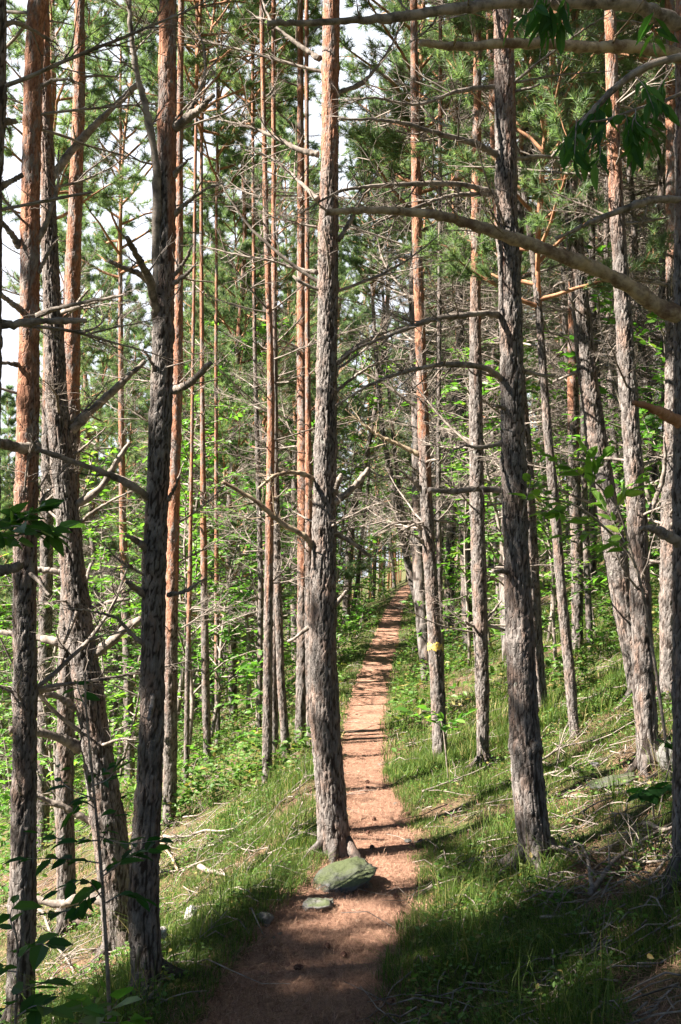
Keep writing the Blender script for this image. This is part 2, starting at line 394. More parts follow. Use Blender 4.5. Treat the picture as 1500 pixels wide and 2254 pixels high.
def tufts(mb, rng, T, D, n, length, width, mat):
    """needle bundles: T positions, D directions"""
    T = np.repeat(np.array(T), n, 0); D = np.repeat(np.array(D), n, 0); D /= np.linalg.norm(D, axis=1)[:, None]+1e-9
    m = len(T); r = rng.normal(size=(m, 3)); r /= np.linalg.norm(r, axis=1)[:, None]
    d = D*.75 + r*.85; d[:, 2] += .15; d /= np.linalg.norm(d, axis=1)[:, None]
    base = T - D*rng.uniform(0, .11, (m, 1)); ln = length*rng.uniform(.7, 1.2, (m, 1))
    w = np.cross(d, rng.normal(size=(m, 3))); w /= np.linalg.norm(w, axis=1)[:, None]+1e-9
    V = np.stack([base-w*width, base+w*width, base+d*ln], 1).reshape(-1, 3)
    var = np.repeat(np.clip(np.repeat(rng.random(m//n), n)*.7+rng.random(m)*.3, 0, 1), 3)
    mb.add(V, None, np.arange(m*3).reshape(-1, 3), mat, var=var)
def crown_mesh(seed, H, Rm, nl, needle=.105, width=.0042, per=32):
    """live pine crown, origin at its base on the stem"""
    rng = np.random.default_rng(seed); mb = MB()
    P = curve_from(rng, (0, 0, 0), (0, 0, 1), H, 12, .04); mb.add(*tube_vf(P, np.linspace(.034, .005, len(P)), 6), mat=0, var=.3)
    T = []; D = []; az = 0
    for k in range(nl):
        f = (k+rng.random())/nl; z = f*H*.97; az += 2.4+rng.normal()*.4
        L = Rm*(.45+.75*math.sin(math.pi*min(1, (f*.85+.18)))**1.0)*(1-.62*f)*rng.uniform(.65, 1.25)
        p = np.array([np.interp(z, P[:, 2], P[:, a]) for a in range(2)]+[z]); el = math.radians(rng.uniform(5, 35)+30*f)
        d = np.array([math.cos(az)*math.cos(el), math.sin(az)*math.cos(el), math.sin(el)])
        Q = curve_from(rng, p, d, L, 7, .11, .05); r = np.linspace(.028*(1-.6*f), .005, len(Q))
        mb.add(*tube_vf(Q, r, 5, False), mat=0, var=.3)
        for s in range(int(5+L*5)):
            i = int(rng.integers(2, 7)); q0 = Q[i]+(Q[i+1]-Q[i])*rng.random(); d2 = rdir(rng, Q[i+1]-Q[i], rng.uniform(.4, 1.1)); d2[2] = abs(d2[2])*.6
            S = curve_from(rng, q0, d2, L*rng.uniform(.16, .36), 4, .18, .06)
            mb.add(*tube_vf(S, np.linspace(.006, .003, len(S)), 3, False), mat=0, var=.3)
            for _ in range(int(rng.integers(4, 9))):
                j = int(rng.integers(1, 5)); dd = rdir(rng, S[j]-S[j-1], rng.uniform(.1, .9)); T.append(S[j]+dd*rng.uniform(.02, .14)); D.append(dd)
        T.append(Q[-1]); D.append(Q[-1]-Q[-2])
    tufts(mb, rng, T, D, per, needle, width, 1)
    return mb.mesh('crown', [LIMB, NEEDLE])
CROWNS = [crown_mesh(40+i, h, r, n) for i, (h, r, n) in enumerate([(6.5, 1.9, 46), (5.6, 1.7, 40), (8.6, 1.9, 58), (8.0, 1.7, 52), (9.4, 2.0, 62), (10.5, 2.2, 76)])]

# ------------------------------------------------------------------ trunks
def trunk_vf(C, rad, n, seed, zor, amp, flare=.0, rough=True):
    """C centres (bottom to top), returns verts, quads, crack, orange"""
    C = np.asarray(C, float); rad = np.asarray(rad, float); m = len(C); a = np.arange(n)*2*math.pi/n
    z = C[:, 2]-C[0, 2]
    Z = np.repeat(C[:, 2], n); A = np.tile(a, m); r0 = np.repeat(rad, n); h = np.repeat(z, n)
    ox = seed*3.7
    rb = rad.max()
    P = np.stack([np.cos(A)*rb/.023+ox, np.sin(A)*rb/.023, Z/.08], 1)
    wob = (fbm(np.stack([np.cos(A)*2+ox, np.sin(A)*2, Z*5], 1), seed, 2)-.5)
    zo = Z + (fbm(np.stack([np.cos(A)*1.3+ox, np.sin(A)*1.3, Z*1.6], 1), seed+5, 3)-.5)*2.6
    org = sstep(zor-.45, zor+.45, zo)
    cs = .014+.009*((seed*.37) % 1)
    if rough:
        P = np.stack([np.cos(A)*rb/cs+ox, np.sin(A)*rb/cs, Z/(cs*3.4)], 1)
        P[:, 0] += wob*.9; P[:, 2] += (vnoise(np.stack([np.cos(A)*4+ox, np.sin(A)*4, Z*9], 1), seed+3)-.5)*1.1
        f1, f2 = voro(P, seed); crack = sstep(.02, .26, f2-f1)
        Pl = P*np.array([.85, .85, .40])+7.3; e1, e2 = voro(Pl, seed+12); low = sstep(2.2, .8, Z-C[0, 2]+wob*1.2); crack = crack*(1-low)+low*np.minimum(.35+.65*crack, sstep(.02, .20, e2-e1))
        q2 = P*np.array([2.1, 2.1, 2.0]); g1, g2 = voro(q2, seed+9); fine = sstep(.0, .3, g2-g1)
        disp = amp*(1-.6*org)*(crack-.65) + amp*.35*(fine-.6)*(1-.3*org) + amp*.5*(vnoise(P*.8, seed+4)-.5)
        plate = .55*vnoise(P*.9, seed+6)+.45*vnoise(P*2.3, seed+7); crack = np.clip(crack*(.7+.3*fine), 0, 1); crack = np.where(org > .5, np.clip(.10+.42*fine+.2*crack, 0, 1), crack)
    else:
        f1, f2 = voro(P*.7, seed); crack = sstep(.02, .3, f2-f1); disp = amp*.6*(crack-.6); plate = vnoise(P*.9, seed+6)
    lobes = 1+.35*np.sin(A*3+seed)+.2*np.sin(A*5+seed*2)
    rr = r0*(1+wob*.14) + disp + flare*r0*(np.exp(-np.maximum(h-.12, 0)/.09)*1.1*lobes+.35*np.exp(-np.maximum(h-.1, 0)/.3))
    V = np.repeat(C, n, 0); V[:, 0] += np.cos(A)*rr; V[:, 1] += np.sin(A)*rr
    i = np.arange(m-1)[:, None]*n; j = np.arange(n)[None, :]; k = (j+1) % n
    return V, np.stack([i+j, i+k, i+n+k, i+n+j], -1).reshape(-1, 4), crack, org, plate

heroes = []
def place_branch(root, p, d, me, s, roll):
    """copy of a branch prototype starting at world point p, heading d"""
    x = Vector(d).normalized(); up = Vector((0, 0, 1)); y = up.cross(x)
    y = y.normalized() if y.length > 1e-3 else Vector((0, 1, 0)); z = x.cross(y)
    M = Matrix((x, y, z)).transposed().to_4x4() @ Matrix.Rotation(roll, 4, 'X') @ Matrix.Diagonal((s[0], s[1], s[1], 1))
    o = bpy.data.objects.new('dead_branch', me); col.objects.link(o); o.parent = root
    M.translation = Vector(p)-root.location; o.matrix_basis = M; return o
def hero(label, pts, base=None, D=None, org=None, H=13.5, n=None, flare=.38, br=1.0, crown=True, zmin=1.0, group=None, brk=None, lmax=1.3, roots=True):
    """pts: (px, py, width px) from the foot upward; D: distance, else found where the foot meets the ground"""
    seed = len(heroes)+1; rng = np.random.default_rng(500+seed)
    pts = np.array(pts, float)
    if D is None: D = float(on_ground(pts[0, 0], pts[0, 1])[1])
    W = np.array([at_y(px, py, D) for px, py, w in pts]); dep = D*math.cos(PITCH)+(W[:, 2]-EYE)*math.sin(PITCH)
    rad = pts[:, 2]*.5*dep/F_PX
    rad[0] /= (1+flare*.6)
    zg = gz(W[0, 0], D)
    # up: carry on with the lean of the last stretch, fading out
    k = (W[-1]-W[-2])/max(W[-1, 2]-W[-2, 2], .1); top = W[-1, 2]; ex = []; er = []
    zt = zg+H; z = top
    while z < zt-1.0:
        z += 1.0; f = (z-top); ex.append(W[-1]+np.array([k[0]*f/(1+.15*f), rng.normal()*.02, f])); er.append(max(.02, rad[-1]*(1-.8*f/(zt-top+.5))))
    foot = W[0].copy(); 
    pre = []; prer = []
    if W[0, 2] > zg+.02:
        s = (W[1]-W[0])/(W[1, 2]-W[0, 2]); pre = [W[0]+s*(zg-W[0, 2])]; prer = [rad[0]*1.06]
    allp = np.array(pre+list(W)+ex); allr = np.array(prer+list(rad)+er)
    foot = allp[0].copy(); foot[2] = zg
    low = allp[0]+(allp[0]-allp[1])/max(np.linalg.norm(allp[1]-allp[0]), .01)*.3
    allp = np.concatenate([[low], allp]); allr = np.concatenate([[allr[0]*1.05], allr])
    zs = allp[:, 2]; vis = min(top+.3, zt)
    px_m = D/995.
    step = max(.013, px_m*1.6); zz = np.concatenate([np.arange(zs[0], vis, step), np.arange(vis, zs[-1], .12)])
    cx = np.interp(zz, zs, allp[:, 0]); cy = np.interp(zz, zs, allp[:, 1]); cr = np.interp(zz, zs, allr)
    kk = max(3, int(.35/step)//2*2+1); cx = _smooth(cx, kk); cy = _smooth(cy, kk); cr = _smooth(cr, kk)
    # knots at the whorls swell the stem a little
    whorl = []; zw = zg+rng.uniform(.5, .9)
    while zw < zt-2: whorl.append(zw); zw += rng.uniform(.32, .6)
    for w in whorl: cr = cr*(1+.09*np.exp(-((zz-w)/.035)**2))
    n = n or int(np.clip(2*math.pi*allr.max()/max(.0075, px_m*1.1), 14, 84))
    zo = at_y(750, org, D)[2] if org is not None else zg+4.5
    root = empty('pine_tree', tuple(foot)); tag(root, label, 'pine tree', group)
    V, F, ck, og, pt = trunk_vf(np.stack([cx, cy, zz], 1), cr, n, seed, zo, min(.008, allr.max()*.11), flare)
    # fan the grooves open at the foot
    mb = MB(); mb.add(V-foot, F, None, 0, crack=ck, orange=og, plate=pt); mb.obj('trunk', [BARK], root)
    ctr = lambda z: np.array([np.interp(z, zz, cx), np.interp(z, zz, cy), z])
    rad_at = lambda z: float(np.interp(z, zz, cr))
    if crown:
        zc = zt-rng.uniform(4.6, 5.4)
        c = link('crown', CROWNS[seed % 2], root, Vector(ctr(zc)-foot)); c.rotation_euler = (0, 0, rng.uniform(0, 6.28)); s = rng.uniform(.85, 1.05)*min(1, rad[-1]/.045+.25); c.scale = (s, s, s)
    # auto branches
    if br > 0:
        for w in whorl:
            if w < zg+zmin or w > min(zt-5.0, top+2.0): continue
            for b in range(rng.poisson(3.0*br)):
                z = w+rng.normal()*.025; az = rng.uniform(0, 2*math.pi); f = (w-zg)/8
                t = rng.random(); kind = 'stub' if t < .42-.2*f else ('twiggy' if t < .68 else ('fork' if t < .84 else 'bare'))
                if kind != 'stub' and brk: kind = brk
                el = rng.uniform(-.15, .55); d = (math.cos(az)*math.cos(el), math.sin(az)*math.cos(el), math.sin(el))
                ln = rng.uniform(.45, lmax)*(.7+.5*min(1, f)) if kind != 'stub' else rng.uniform(.5, 1.3)
                if d[1] < -.5 and kind != 'stub': ln *= .55
                th = np.clip(rad_at(z)/.075, .45, 1.15)*rng.uniform(.75, 1.2)
                if kind != 'stub': th = th*.38+ln*.32
                place_branch(root, ctr(z)+np.array(d)*rad_at(z)*.7, d, BR[kind][int(rng.integers(len(BR[kind])))], (ln, th), rng.uniform(-.6, .6) if kind != 'stub' else rng.uniform(0, 6))
    if D < 8.5 and allr.max() > .05 and roots:
        a0 = rng.uniform(0, 6.28)
        for q in range(5):
            a = a0+q*1.257+rng.normal()*.25; L = rng.uniform(.22, .48); r0 = allr[1]; t = np.linspace(0, 1, 9)[:, None]; b = a+rng.normal()*.5*t[:, 0]
            rx, ry = foot[0]+np.cos(b)*(r0*.75+L*t[:, 0]), foot[1]+np.sin(b)*(r0*.75+L*t[:, 0])
            rz = ground(rx, ry)+.10*np.exp(-t[:, 0]*5)+.006-.035*t[:, 0]
            V, F4, F3 = tube_vf(np.stack([rx, ry, rz], 1)-foot, np.linspace(r0*.36, .006, 9), 9)
            V += (fbm(V*45, seed+q, 3)-.5)[:, None]*.02
            mb = MB(); mb.add(V, F4, F3, 0, crack=np.clip(fbm(V*60, seed, 3)*1.3-.38, 0, 1), orange=np.zeros(len(V)), plate=fbm(V*20, 3, 2)*.4); mb.obj('root', [BARK], root)
    h = dict(root=root, D=D, ctr=ctr, rad=rad_at, foot=foot, rng=rng, zg=zg); heroes.append(h); return h
def limb(h, pts, w, dy=0.0, dens=9, tl=.35, material=None, tip=None, start=.25, name='dead_branch', sub=True):
    """a branch traced by its own points: pts px, dy how much farther (or nearer) its tip lies than the trunk"""
    n = len(pts); rng = h['rng']
    P = np.array([at_y(px, py, h['D']+dy*(k/max(1, n-1))) for k, (px, py) in enumerate(pts)])
    P = spline(P, 10+8*n); P[1:-1] += rng.normal(size=(len(P)-2, 3))*.0016
    dep = h['D']; r0 = w*.5*dep/F_PX; r1 = (tip if tip is not None else w*.22)*.5*dep/F_PX
    r = np.linspace(r0, r1, len(P)); r *= 1+.16*_smooth(rng.normal(size=len(P)).clip(-2, 2), 9)
    mb = MB(); o = np.array(h['root'].location)
    V, F4, F3 = tube_vf(P-o, r, 11); V += (fbm(V*40, h['D'].__hash__() % 97, 3)-.5)[:, None]*np.tile((V-np.repeat(np.concatenate([P-o, P[-1:]-o, P[:1]-o]), [11]*len(P)+[1, 1], 0)), 1)*.7; mb.add(V, F4, F3)
    if dens: add_twigs(mb, rng, P-o, r, dens*1.5, tl, start, sub)
    return mb.obj(name, [material or TWIG], h['root'])

T1 = hero('tall pine at the left edge with a straight dark lower trunk and orange upper bark',
     [(44, 2243, 70), (50, 2000, 58), (55, 1700, 51), (55, 1250, 49), (62, 900, 47), (66, 700, 42), (68, 400, 40), (76, 100, 38), (82, 0, 35)], D=4.75, org=1000, br=.5)
T2 = hero('leaning pine with pale sunlit bark whose trunk curves between the two dark left trunks',
     [(268, 2085, 84), (245, 1850, 76), (215, 1650, 64), (185, 1450, 60), (160, 1250, 52), (140, 1050, 48), (126, 900, 46), (120, 750, 42), (110, 550, 34), (105, 350, 28), (100, 150, 22), (98, 0, 19)], org=250, br=.45)
T3 = hero('dark foreground pine left of the path with a flared foot and upswept dead limbs',
     [(328, 2190, 78), (315, 2000, 66), (325, 1800, 58), (335, 1600, 53), (337, 1400, 52), (342, 1200, 51), (351, 1000, 48), (358, 800, 46), (363, 600, 43), (366, 400, 42), (369, 200, 40), (370, 0, 36)], org=330, br=.35, flare=.35)
T4 = hero('central pine rising straight beside the path behind the mossy rock',
     [(738, 1885, 84), (729, 1750, 64), (716, 1600, 64), (710, 1450, 62), (712, 1300, 55), (714, 1150, 51), (718, 950, 46), (721, 750, 43), (723, 550, 44), (726, 350, 37), (728, 150, 37), (730, 0, 36)], org=470, br=.5, flare=.3)
T5 = hero('slim pine right of the path with a yellow paint band around its trunk',
     [(970, 1672, 38), (963, 1500, 31), (951, 1300, 28), (941, 1150, 27), (933, 950, 25), (926, 750, 22), (919, 550, 22), (916, 400, 20), (914, 250, 18), (911, 0, 15)], org=1000, br=1.3, zmin=1.6)
T6 = hero('pale sunlit pine standing between the yellow banded pine and the big right pine',
     [(1064, 1692, 30), (1062, 1500, 30), (1056, 1300, 33), (1050, 1100, 31), (1048, 900, 29), (1047, 700, 24), (1048, 500, 21), (1050, 300, 18), (1052, 100, 16)], org=700, br=1.2)
T7 = hero('large dark pine on the right bank with sun patches and long dead side branches',
     [(1182, 1905, 82), (1166, 1750, 70), (1155, 1600, 67), (1145, 1400, 60), (1136, 1200, 54), (1130, 1000, 51), (1127, 800, 50), (1121, 600, 47), (1115, 400, 45), (1112, 200, 43), (1108, 0, 41)], org=160, br=.4, flare=.25)
T7b = hero('slender pine with orange sunlit top seen just behind the large right pine',
     [(1196, 1565, 26), (1182, 1400, 24), (1172, 1200, 24), (1160, 1000, 24), (1140, 800, 26), (1112, 600, 27), (1096, 400, 28), (1090, 200, 28), (1083, 0, 28)], org=700, br=.5)
T8 = hero('thin leaning young trunk on the right bank without orange bark',
     [(1266, 1625, 25), (1256, 1500, 24), (1236, 1300, 22), (1220, 1100, 21), (1206, 950, 18), (1195, 800, 17), (1184, 650, 15), (1166, 500, 13), (1150, 400, 11)], org=-900, br=.25, H=8.5)
T9 = hero('thick pine leaning left out of the right bank and lit along its middle',
     [(1408, 1530, 50), (1386, 1400, 47), (1360, 1250, 50), (1335, 1100, 47), (1311, 950, 43), (1291, 800, 41), (1276, 650, 36), (1263, 500, 35), (1250, 350, 30), (1243, 200, 28), (1240, 50, 25)], org=-100, br=.6)
T9b = hero('straight sunlit pine growing at the crest behind the thick leaning pine',
     [(1272, 1425, 28), (1270, 1200, 26), (1263, 1000, 25), (1262, 850, 24), (1262, 650, 21), (1264, 400, 17)], org=900, br=1.0)
T9c = hero('thin grey trunk close right of the straight sunlit pine on the crest',
     [(1300, 1430, 17), (1292, 1250, 15), (1285, 1000, 13), (1283, 800, 11)], org=500, br=.5, H=10)
T10 = hero('tall slim pine on the right bank beside the grey rock with orange upper bark',
     [(1432, 1695, 58), (1419, 1550, 47), (1415, 1400, 45), (1408, 1250, 42), (1400, 1100, 39), (1390, 950, 38), (1379, 800, 36), (1367, 600, 32), (1357, 450, 31), (1350, 300, 28), (1347, 150, 26), (1343, 0, 23)], org=430, br=.55)
T11 = hero('bright sunlit trunk near the right edge above the grass bank',
     [(1471, 1540, 40), (1471, 1300, 37), (1475, 1100, 36), (1480, 900, 32), (1482, 700, 30), (1480, 500, 26), (1478, 300, 22)], org=500, br=1.0)
T12 = hero('pine cut by the right edge whose long dead limbs reach across the picture',
     [(1521, 2230, 78), (1517, 1900, 68), (1512, 1500, 60), (1512, 1000, 56), (1512, 600, 52), (1512, 200, 48), (1512, 0, 46)], org=300, br=.15, D=4.1)
T13 = hero('pine with glowing orange upper trunk behind the leaning pale pine',
     [(148, 2055, 50), (142, 1700, 38), (148, 1500, 37), (155, 1200, 36), (158, 950, 35), (159, 800, 34), (161, 600, 33), (168, 400, 28), (175, 200, 26), (176, 30, 21)], org=1000, br=.8, zmin=1.8)
T14 = hero('grey pine partly hidden right behind the left edge pine',
     [(93, 1870, 34), (99, 1500, 31), (103, 1200, 27), (106, 900, 24), (108, 650, 20)], org=900, br=.8)
T15 = hero('orange lit pine showing behind the dark foreground pine',
     [(374, 1810, 36), (375, 1600, 31), (377, 1400, 29), (381, 1200, 27), (386, 1000, 25), (391, 850, 22), (394, 650, 19), (396, 400, 15)], org=1350, br=.8, zmin=1.8)
GL = 'pines on the slope left of the path'
for lb, pts, o_ in (
    ('thin pine standing midway between the pale leaning pine and the dark foreground pine', [(286, 1720, 25), (283, 1500, 21), (276, 1300, 19), (271, 1150, 16), (268, 950, 13), (266, 700, 10)], 1350),
    ('very thin stem right of the dark foreground pine, nearest to it', [(410, 1740, 13), (413, 1500, 12), (418, 1300, 10), (421, 1100, 8)], 1400),
    ('slim dark stem at the left end of the grassy shoulder', [(458, 1690, 18), (453, 1500, 18), (450, 1300, 16), (448, 1100, 13), (446, 900, 10)], 1250),
    ('thin stem just right of the slim dark stem on the grassy shoulder', [(480, 1645, 13), (478, 1400, 11), (477, 1200, 9)], 1450),
    ('pine with warm orange bark at the front of the group left of the central pine', [(588, 1735, 24), (590, 1500, 21), (592, 1300, 19), (595, 1100, 18), (597, 900, 16), (595, 750, 14), (590, 600, 12)], 1250),
    ('slim grey pine second from the left in the group left of the central pine', [(606, 1672, 20), (602, 1500, 19), (608, 1300, 16), (605, 1000, 14), (604, 800, 12)], 700),
    ('slim curved dark pine third from the left in the group by the central pine', [(631, 1668, 21), (619, 1500, 18), (612, 1300, 16), (609, 1100, 13)], 700),
    ('tall pine with a red orange upper trunk close left of the central pine', [(660, 1640, 24), (665, 1500, 26), (668, 1300, 25), (668, 1100, 26), (668, 950, 26), (665, 800, 23), (664, 650, 20), (663, 480, 16)], 1280),
    ('pale stem squeezed between the red orange pine and the central pine', [(688, 1642, 26), (682, 1400, 20), (680, 1100, 16), (678, 800, 11)], 1100),
    ('very thin stem at the back left of the group by the central pine', [(570, 1625, 13), (575, 1300, 12), (568, 1000, 11), (562, 800, 9), (560, 650, 8)], 700)):
    hero(lb, pts, org=o_, br=.75, zmin=1.7, flare=.15, group=GL)
for lb, pts in (
    ('leaning dark trunk arching over the far end of the path', [(928, 1352, 20), (905, 1270, 18), (880, 1150, 15), (862, 1050, 13), (842, 950, 11), (830, 800, 9)]),
    ('thinner leaning trunk right behind the one arching over the far path', [(944, 1345, 13), (925, 1270, 12), (905, 1200, 10), (882, 1100, 9), (868, 980, 8)]),
    ('crooked pale trunk beyond the central pine, bent to the right', [(760, 1395, 18), (768, 1250, 18), (775, 1130, 17), (795, 1060, 15), (812, 980, 11)]),
    ('slim stem hugging the yellow banded pine on its right', [(975, 1590, 14), (968, 1300, 13), (965, 1100, 12), (966, 850, 11), (968, 600, 9)]),
    ('dark trunk standing in shade left of the pale sunlit pine', [(1030, 1420, 24), (1026, 1250, 24), (1020, 1050, 23), (1015, 850, 20), (1012, 650, 17)])):
    hero(lb, pts, org=300, br=.7, zmin=1.5, flare=.1)

# traced limbs
limb(T12, [(1512, 700), (1440, 668), (1390, 632), (1330, 600), (1270, 575), (1190, 545), (1110, 518), (1020, 488), (940, 470), (830, 463), (718, 468)], 41, -.5, 2.5, .3, PALE, 12, .1)
limb(T12, [(1512, 60), (1440, 30), (1390, 10), (1280, 5), (1130, 5), (1000, 20), (860, 40), (720, 48), (590, 52)], 38, -.7, 3.5, .4, TWIG, 11, .2)
limb(T12, [(1512, 128), (1450, 112), (1380, 103), (1300, 104), (1200, 96), (1110, 96), (1010, 102), (925, 95)], 32, -.6, 2.5, .35, PALE, 13, .2)
limb(T12, [(1512, 440), (1440, 440), (1380, 458), (1300, 490), (1225, 525)], 20, -.3, 3, .2, TWIG, 7)
limb(T12, [(1512, 940), (1470, 915), (1440, 900), (1395, 885)], 32, -.2, 3, .12, LIMB, 9, .5)
limb(T12, [(1512, 1205), (1470, 1180), (1440, 1165), (1410, 1163)], 28, -.2, 2, .12, TWIG, 9, .5)
limb(T12, [(1512, 80), (1440, 140), (1350, 195), (1290, 260), (1215, 345)], 18, .5, 3, .2, TWIG, 6)
limb(T7, [(1105, 695), (1060, 690), (960, 702), (900, 722), (850, 742), (790, 765), (742, 795)], 15, -.7, 9, .3)
limb(T7, [(1108, 835), (1060, 808), (970, 803), (880, 822), (810, 850), (740, 892)], 15, -.8, 8, .32)
limb(T7, [(1098, 342), (1040, 315), (960, 292), (860, 266), (745, 262)], 18, -.5, 9, .35)
limb(T7, [(1090, 425), (1010, 405), (900, 405), (800, 412), (740, 425), (660, 470)], 14, -.6, 9, .35)
limb(T7, [(1100, 430), (1000, 430), (880, 470), (800, 505)], 11, -.3, 12, .35)
limb(T7, [(1100, 1078), (1040, 1076), (1000, 1082), (945, 1078)], 15, -.2, 5, .2, None, 10)
limb(T7, [(1105, 975), (1060, 985), (1020, 982), (990, 998)], 12, -.2, 5, .25)
limb(T7, [(1130, 350), (1200, 345), (1260, 355), (1330, 385)], 11, .6, 8, .3)
limb(T7, [(1095, 190), (1010, 200), (920, 230), (820, 215), (760, 230)], 11, -.4, 14, .4)
limb(T7, [(1120, 900), (1090, 893)], 11, -.15, 0, .1, None, 6)
limb(T7, [(1120, 1258), (1085, 1256)], 13, -.2, 0, .1, None, 7)
limb(T7, [(1195, 1870), (1235, 1865), (1262, 1875)], 11, -.3, 3, .2)
limb(T3, [(345, 700), (330, 620), (305, 570), (280, 523)], 22, -.4, 5, .2, None, 11)
limb(T3, [(350, 640), (310, 605), (275, 590), (240, 574)], 16, -.3, 5, .2, None, 8)
limb(T3, [(352, 760), (345, 560), (345, 380), (322, 240), (300, 150), (288, 60), (284, -60)], 23, -.15, 4, .4, None, 9)
limb(T3, [(383, 285), (420, 255), (445, 235), (470, 210)], 22, -.2, 4, .2, None, 10)
limb(T3, [(385, 290), (425, 230), (450, 170), (448, 100), (420, 40)], 12, -.1, 6, .3)
limb(T3, [(380, 475), (420, 440), (455, 415), (495, 402)], 12, -.1, 7, .25)
limb(T3, [(380, 390), (400, 365), (425, 345)], 14, -.1, 4, .2)
limb(T3, [(380, 625), (410, 605), (435, 578)], 14, -.1, 4, .2)
limb(T3, [(380, 610), (410, 570), (425, 535)], 11, -.1, 4, .2)
limb(T3, [(380, 860), (420, 842), (465, 798)], 19, -.2, 3, .2, None, 11)
limb(T3, [(345, 835), (335, 800), (315, 768)], 14, -.1, 3, .2)
limb(T3, [(328, 1098), (300, 1075), (240, 1045), (170, 1020), (80, 988)], 18, -.35, 4, .25, None, 9)
limb(T3, [(330, 1215), (300, 1190), (280, 1180)], 16, -.15, 3, .1, None, 8)
limb(T3, [(325, 1318), (300, 1295), (280, 1280)], 17, -.15, 3, .1, None, 8)
limb(T3, [(370, 1310), (410, 1300), (455, 1270)], 12, -.1, 5, .25)
limb(T3, [(325, 1425), (290, 1395), (255, 1360), (200, 1345), (150, 1340)], 11, -.2, 5, .25)
limb(T3, [(370, 1100), (385, 1075), (395, 1050)], 11, -.1, 2, .1)
limb(T2, [(158, 948), (200, 905), (250, 860), (320, 795)], 22, .1, 3, .25, None, 12)
limb(T2, [(170, 1112), (220, 1075), (255, 1020), (285, 975)], 19, -.1, 5, .3, None, 10)
limb(T2, [(205, 1440), (240, 1418), (275, 1385), (310, 1362)], 24, -.2, 4, .25, None, 14)
limb(T2, [(165, 1000), (185, 985), (235, 940)], 10, -.1, 4, .2)
limb(T2, [(180, 1150), (200, 1130), (260, 1095), (320, 1070)], 9, -.3, 8, .3)
limb(T2, [(130, 690), (190, 670), (230, 660), (280, 648)], 13, -.8, 6, .2)
limb(T2, [(110, 400), (160, 330), (225, 260), (305, 185)], 20, .2, 5, .35, None, 12)
limb(T2, [(165, 1560), (140, 1540), (90, 1520)], 18, -.1, 3, .3, None, 12)
limb(T2, [(180, 1650), (140, 1628), (90, 1612), (20, 1605)], 24, -.2, 3, .3, None, 15)
limb(T2, [(170, 1430), (120, 1412), (60, 1400), (0, 1392)], 20, .1, 3, .3, None, 12)
limb(T2, [(140, 1260), (100, 1255), (60, 1250)], 16, .0, 4, .3, None, 12)
limb(T2, [(200, 1810), (150, 1780), (100, 1760), (60, 1740)], 16, -.1, 5, .3, None, 9)
limb(T2, [(240, 1985), (190, 1975), (130, 1990), (60, 1975)], 26, .1, 2, .3, None, 14)
limb(T1, [(45, 545), (25, 515), (0, 485), (-40, 460)], 19, -.1, 5, .3)
limb(T1, [(85, 530), (110, 470), (128, 400), (130, 330)], 14, .0, 6, .3)
limb(T1, [(60, 690), (30, 670), (-10, 640), (-60, 620)], 18, -.2, 4, .3)
limb(T1, [(70, 700), (120, 680), (190, 665), (280, 648)], 15, -.3, 5, .15)
limb(T1, [(50, 805), (20, 800), (-40, 795)], 14, -.2, 5, .3)
limb(T1, [(80, 985), (40, 985), (0, 975), (-60, 962)], 26, -.3, 3, .2, None, 17)
limb(T1, [(85, 600), (105, 560), (130, 520)], 12, .0, 4, .2)
limb(T1, [(90, 1110), (100, 1090), (120, 1070)], 10, .0, 2, .1)
limb(T1, [(80, 200), (110, 180), (150, 175), (190, 190)], 12, -.1, 8, .3)
limb(T4, [(743, 800), (790, 760), (840, 735), (900, 715)], 13, .2, 10, .35)
limb(T4, [(745, 530), (770, 490), (800, 430), (830, 380)], 13, .1, 9, .35)
limb(T4, [(702, 340), (660, 330), (610, 305), (550, 280), (480, 262)], 15, .2, 12, .4)
limb(T4, [(700, 440), (660, 400), (600, 350), (540, 330)], 12, .3, 13, .4)
limb(T4, [(698, 600), (650, 590), (600, 575), (520, 560), (440, 540)], 11, .3, 12, .4)
limb(T4, [(738, 1105), (765, 1085), (790, 1060), (812, 1032)], 18, -.1, 3, .12, None, 10)
limb(T4, [(735, 1100), (742, 1070), (752, 1045)], 15, -.1, 1, .1, None, 10)
limb(T4, [(690, 1205), (670, 1180), (620, 1150), (560, 1100), (490, 1060)], 15, -.2, 7, .35, PALE, 8)
limb(T4, [(695, 1055), (660, 1042), (610, 1045), (570, 1075)], 13, -.3, 6, .3, PALE, 6)
limb(T4, [(735, 1335), (748, 1320), (762, 1302)], 12, -.1, 0, .1, None, 7)
limb(T4, [(744, 205), (800, 180), (850, 120), (880, 60)], 13, .1, 9, .4)
limb(T4, [(742, 860), (780, 830), (830, 800), (900, 790)], 10, .4, 12, .4)
limb(T4, [(705, 130), (660, 100), (600, 50), (570, -20)], 14, .1, 8, .4)
limb(T10, [(1430, 1130), (1455, 1070), (1465, 1010), (1462, 960)], 14, -.2, 4, .2)
limb(T9, [(1245, 430), (1200, 400), (1150, 395)], 16, -.2, 8, .3)
limb(T9, [(1250, 380), (1215, 350), (1190, 310), (1160, 290)], 14, -.2, 8, .3)
limb(T5, [(925, 900), (880, 870), (820, 830), (740, 800)], 11, .0, 9, .4)
limb(T5, [(922, 1000), (870, 975), (820, 950), (760, 900)], 12, -.1, 9, .4, PALE)
limb(T5, [(930, 1080), (900, 1050), (860, 1020)], 11, -.1, 6, .3)
limb(T5, [(935, 1165), (900, 1150), (860, 1155), (820, 1180)], 9, -.1, 6, .3)
limb(T5, [(945, 1200), (915, 1180), (890, 1170)], 9, -.1, 3, .2)
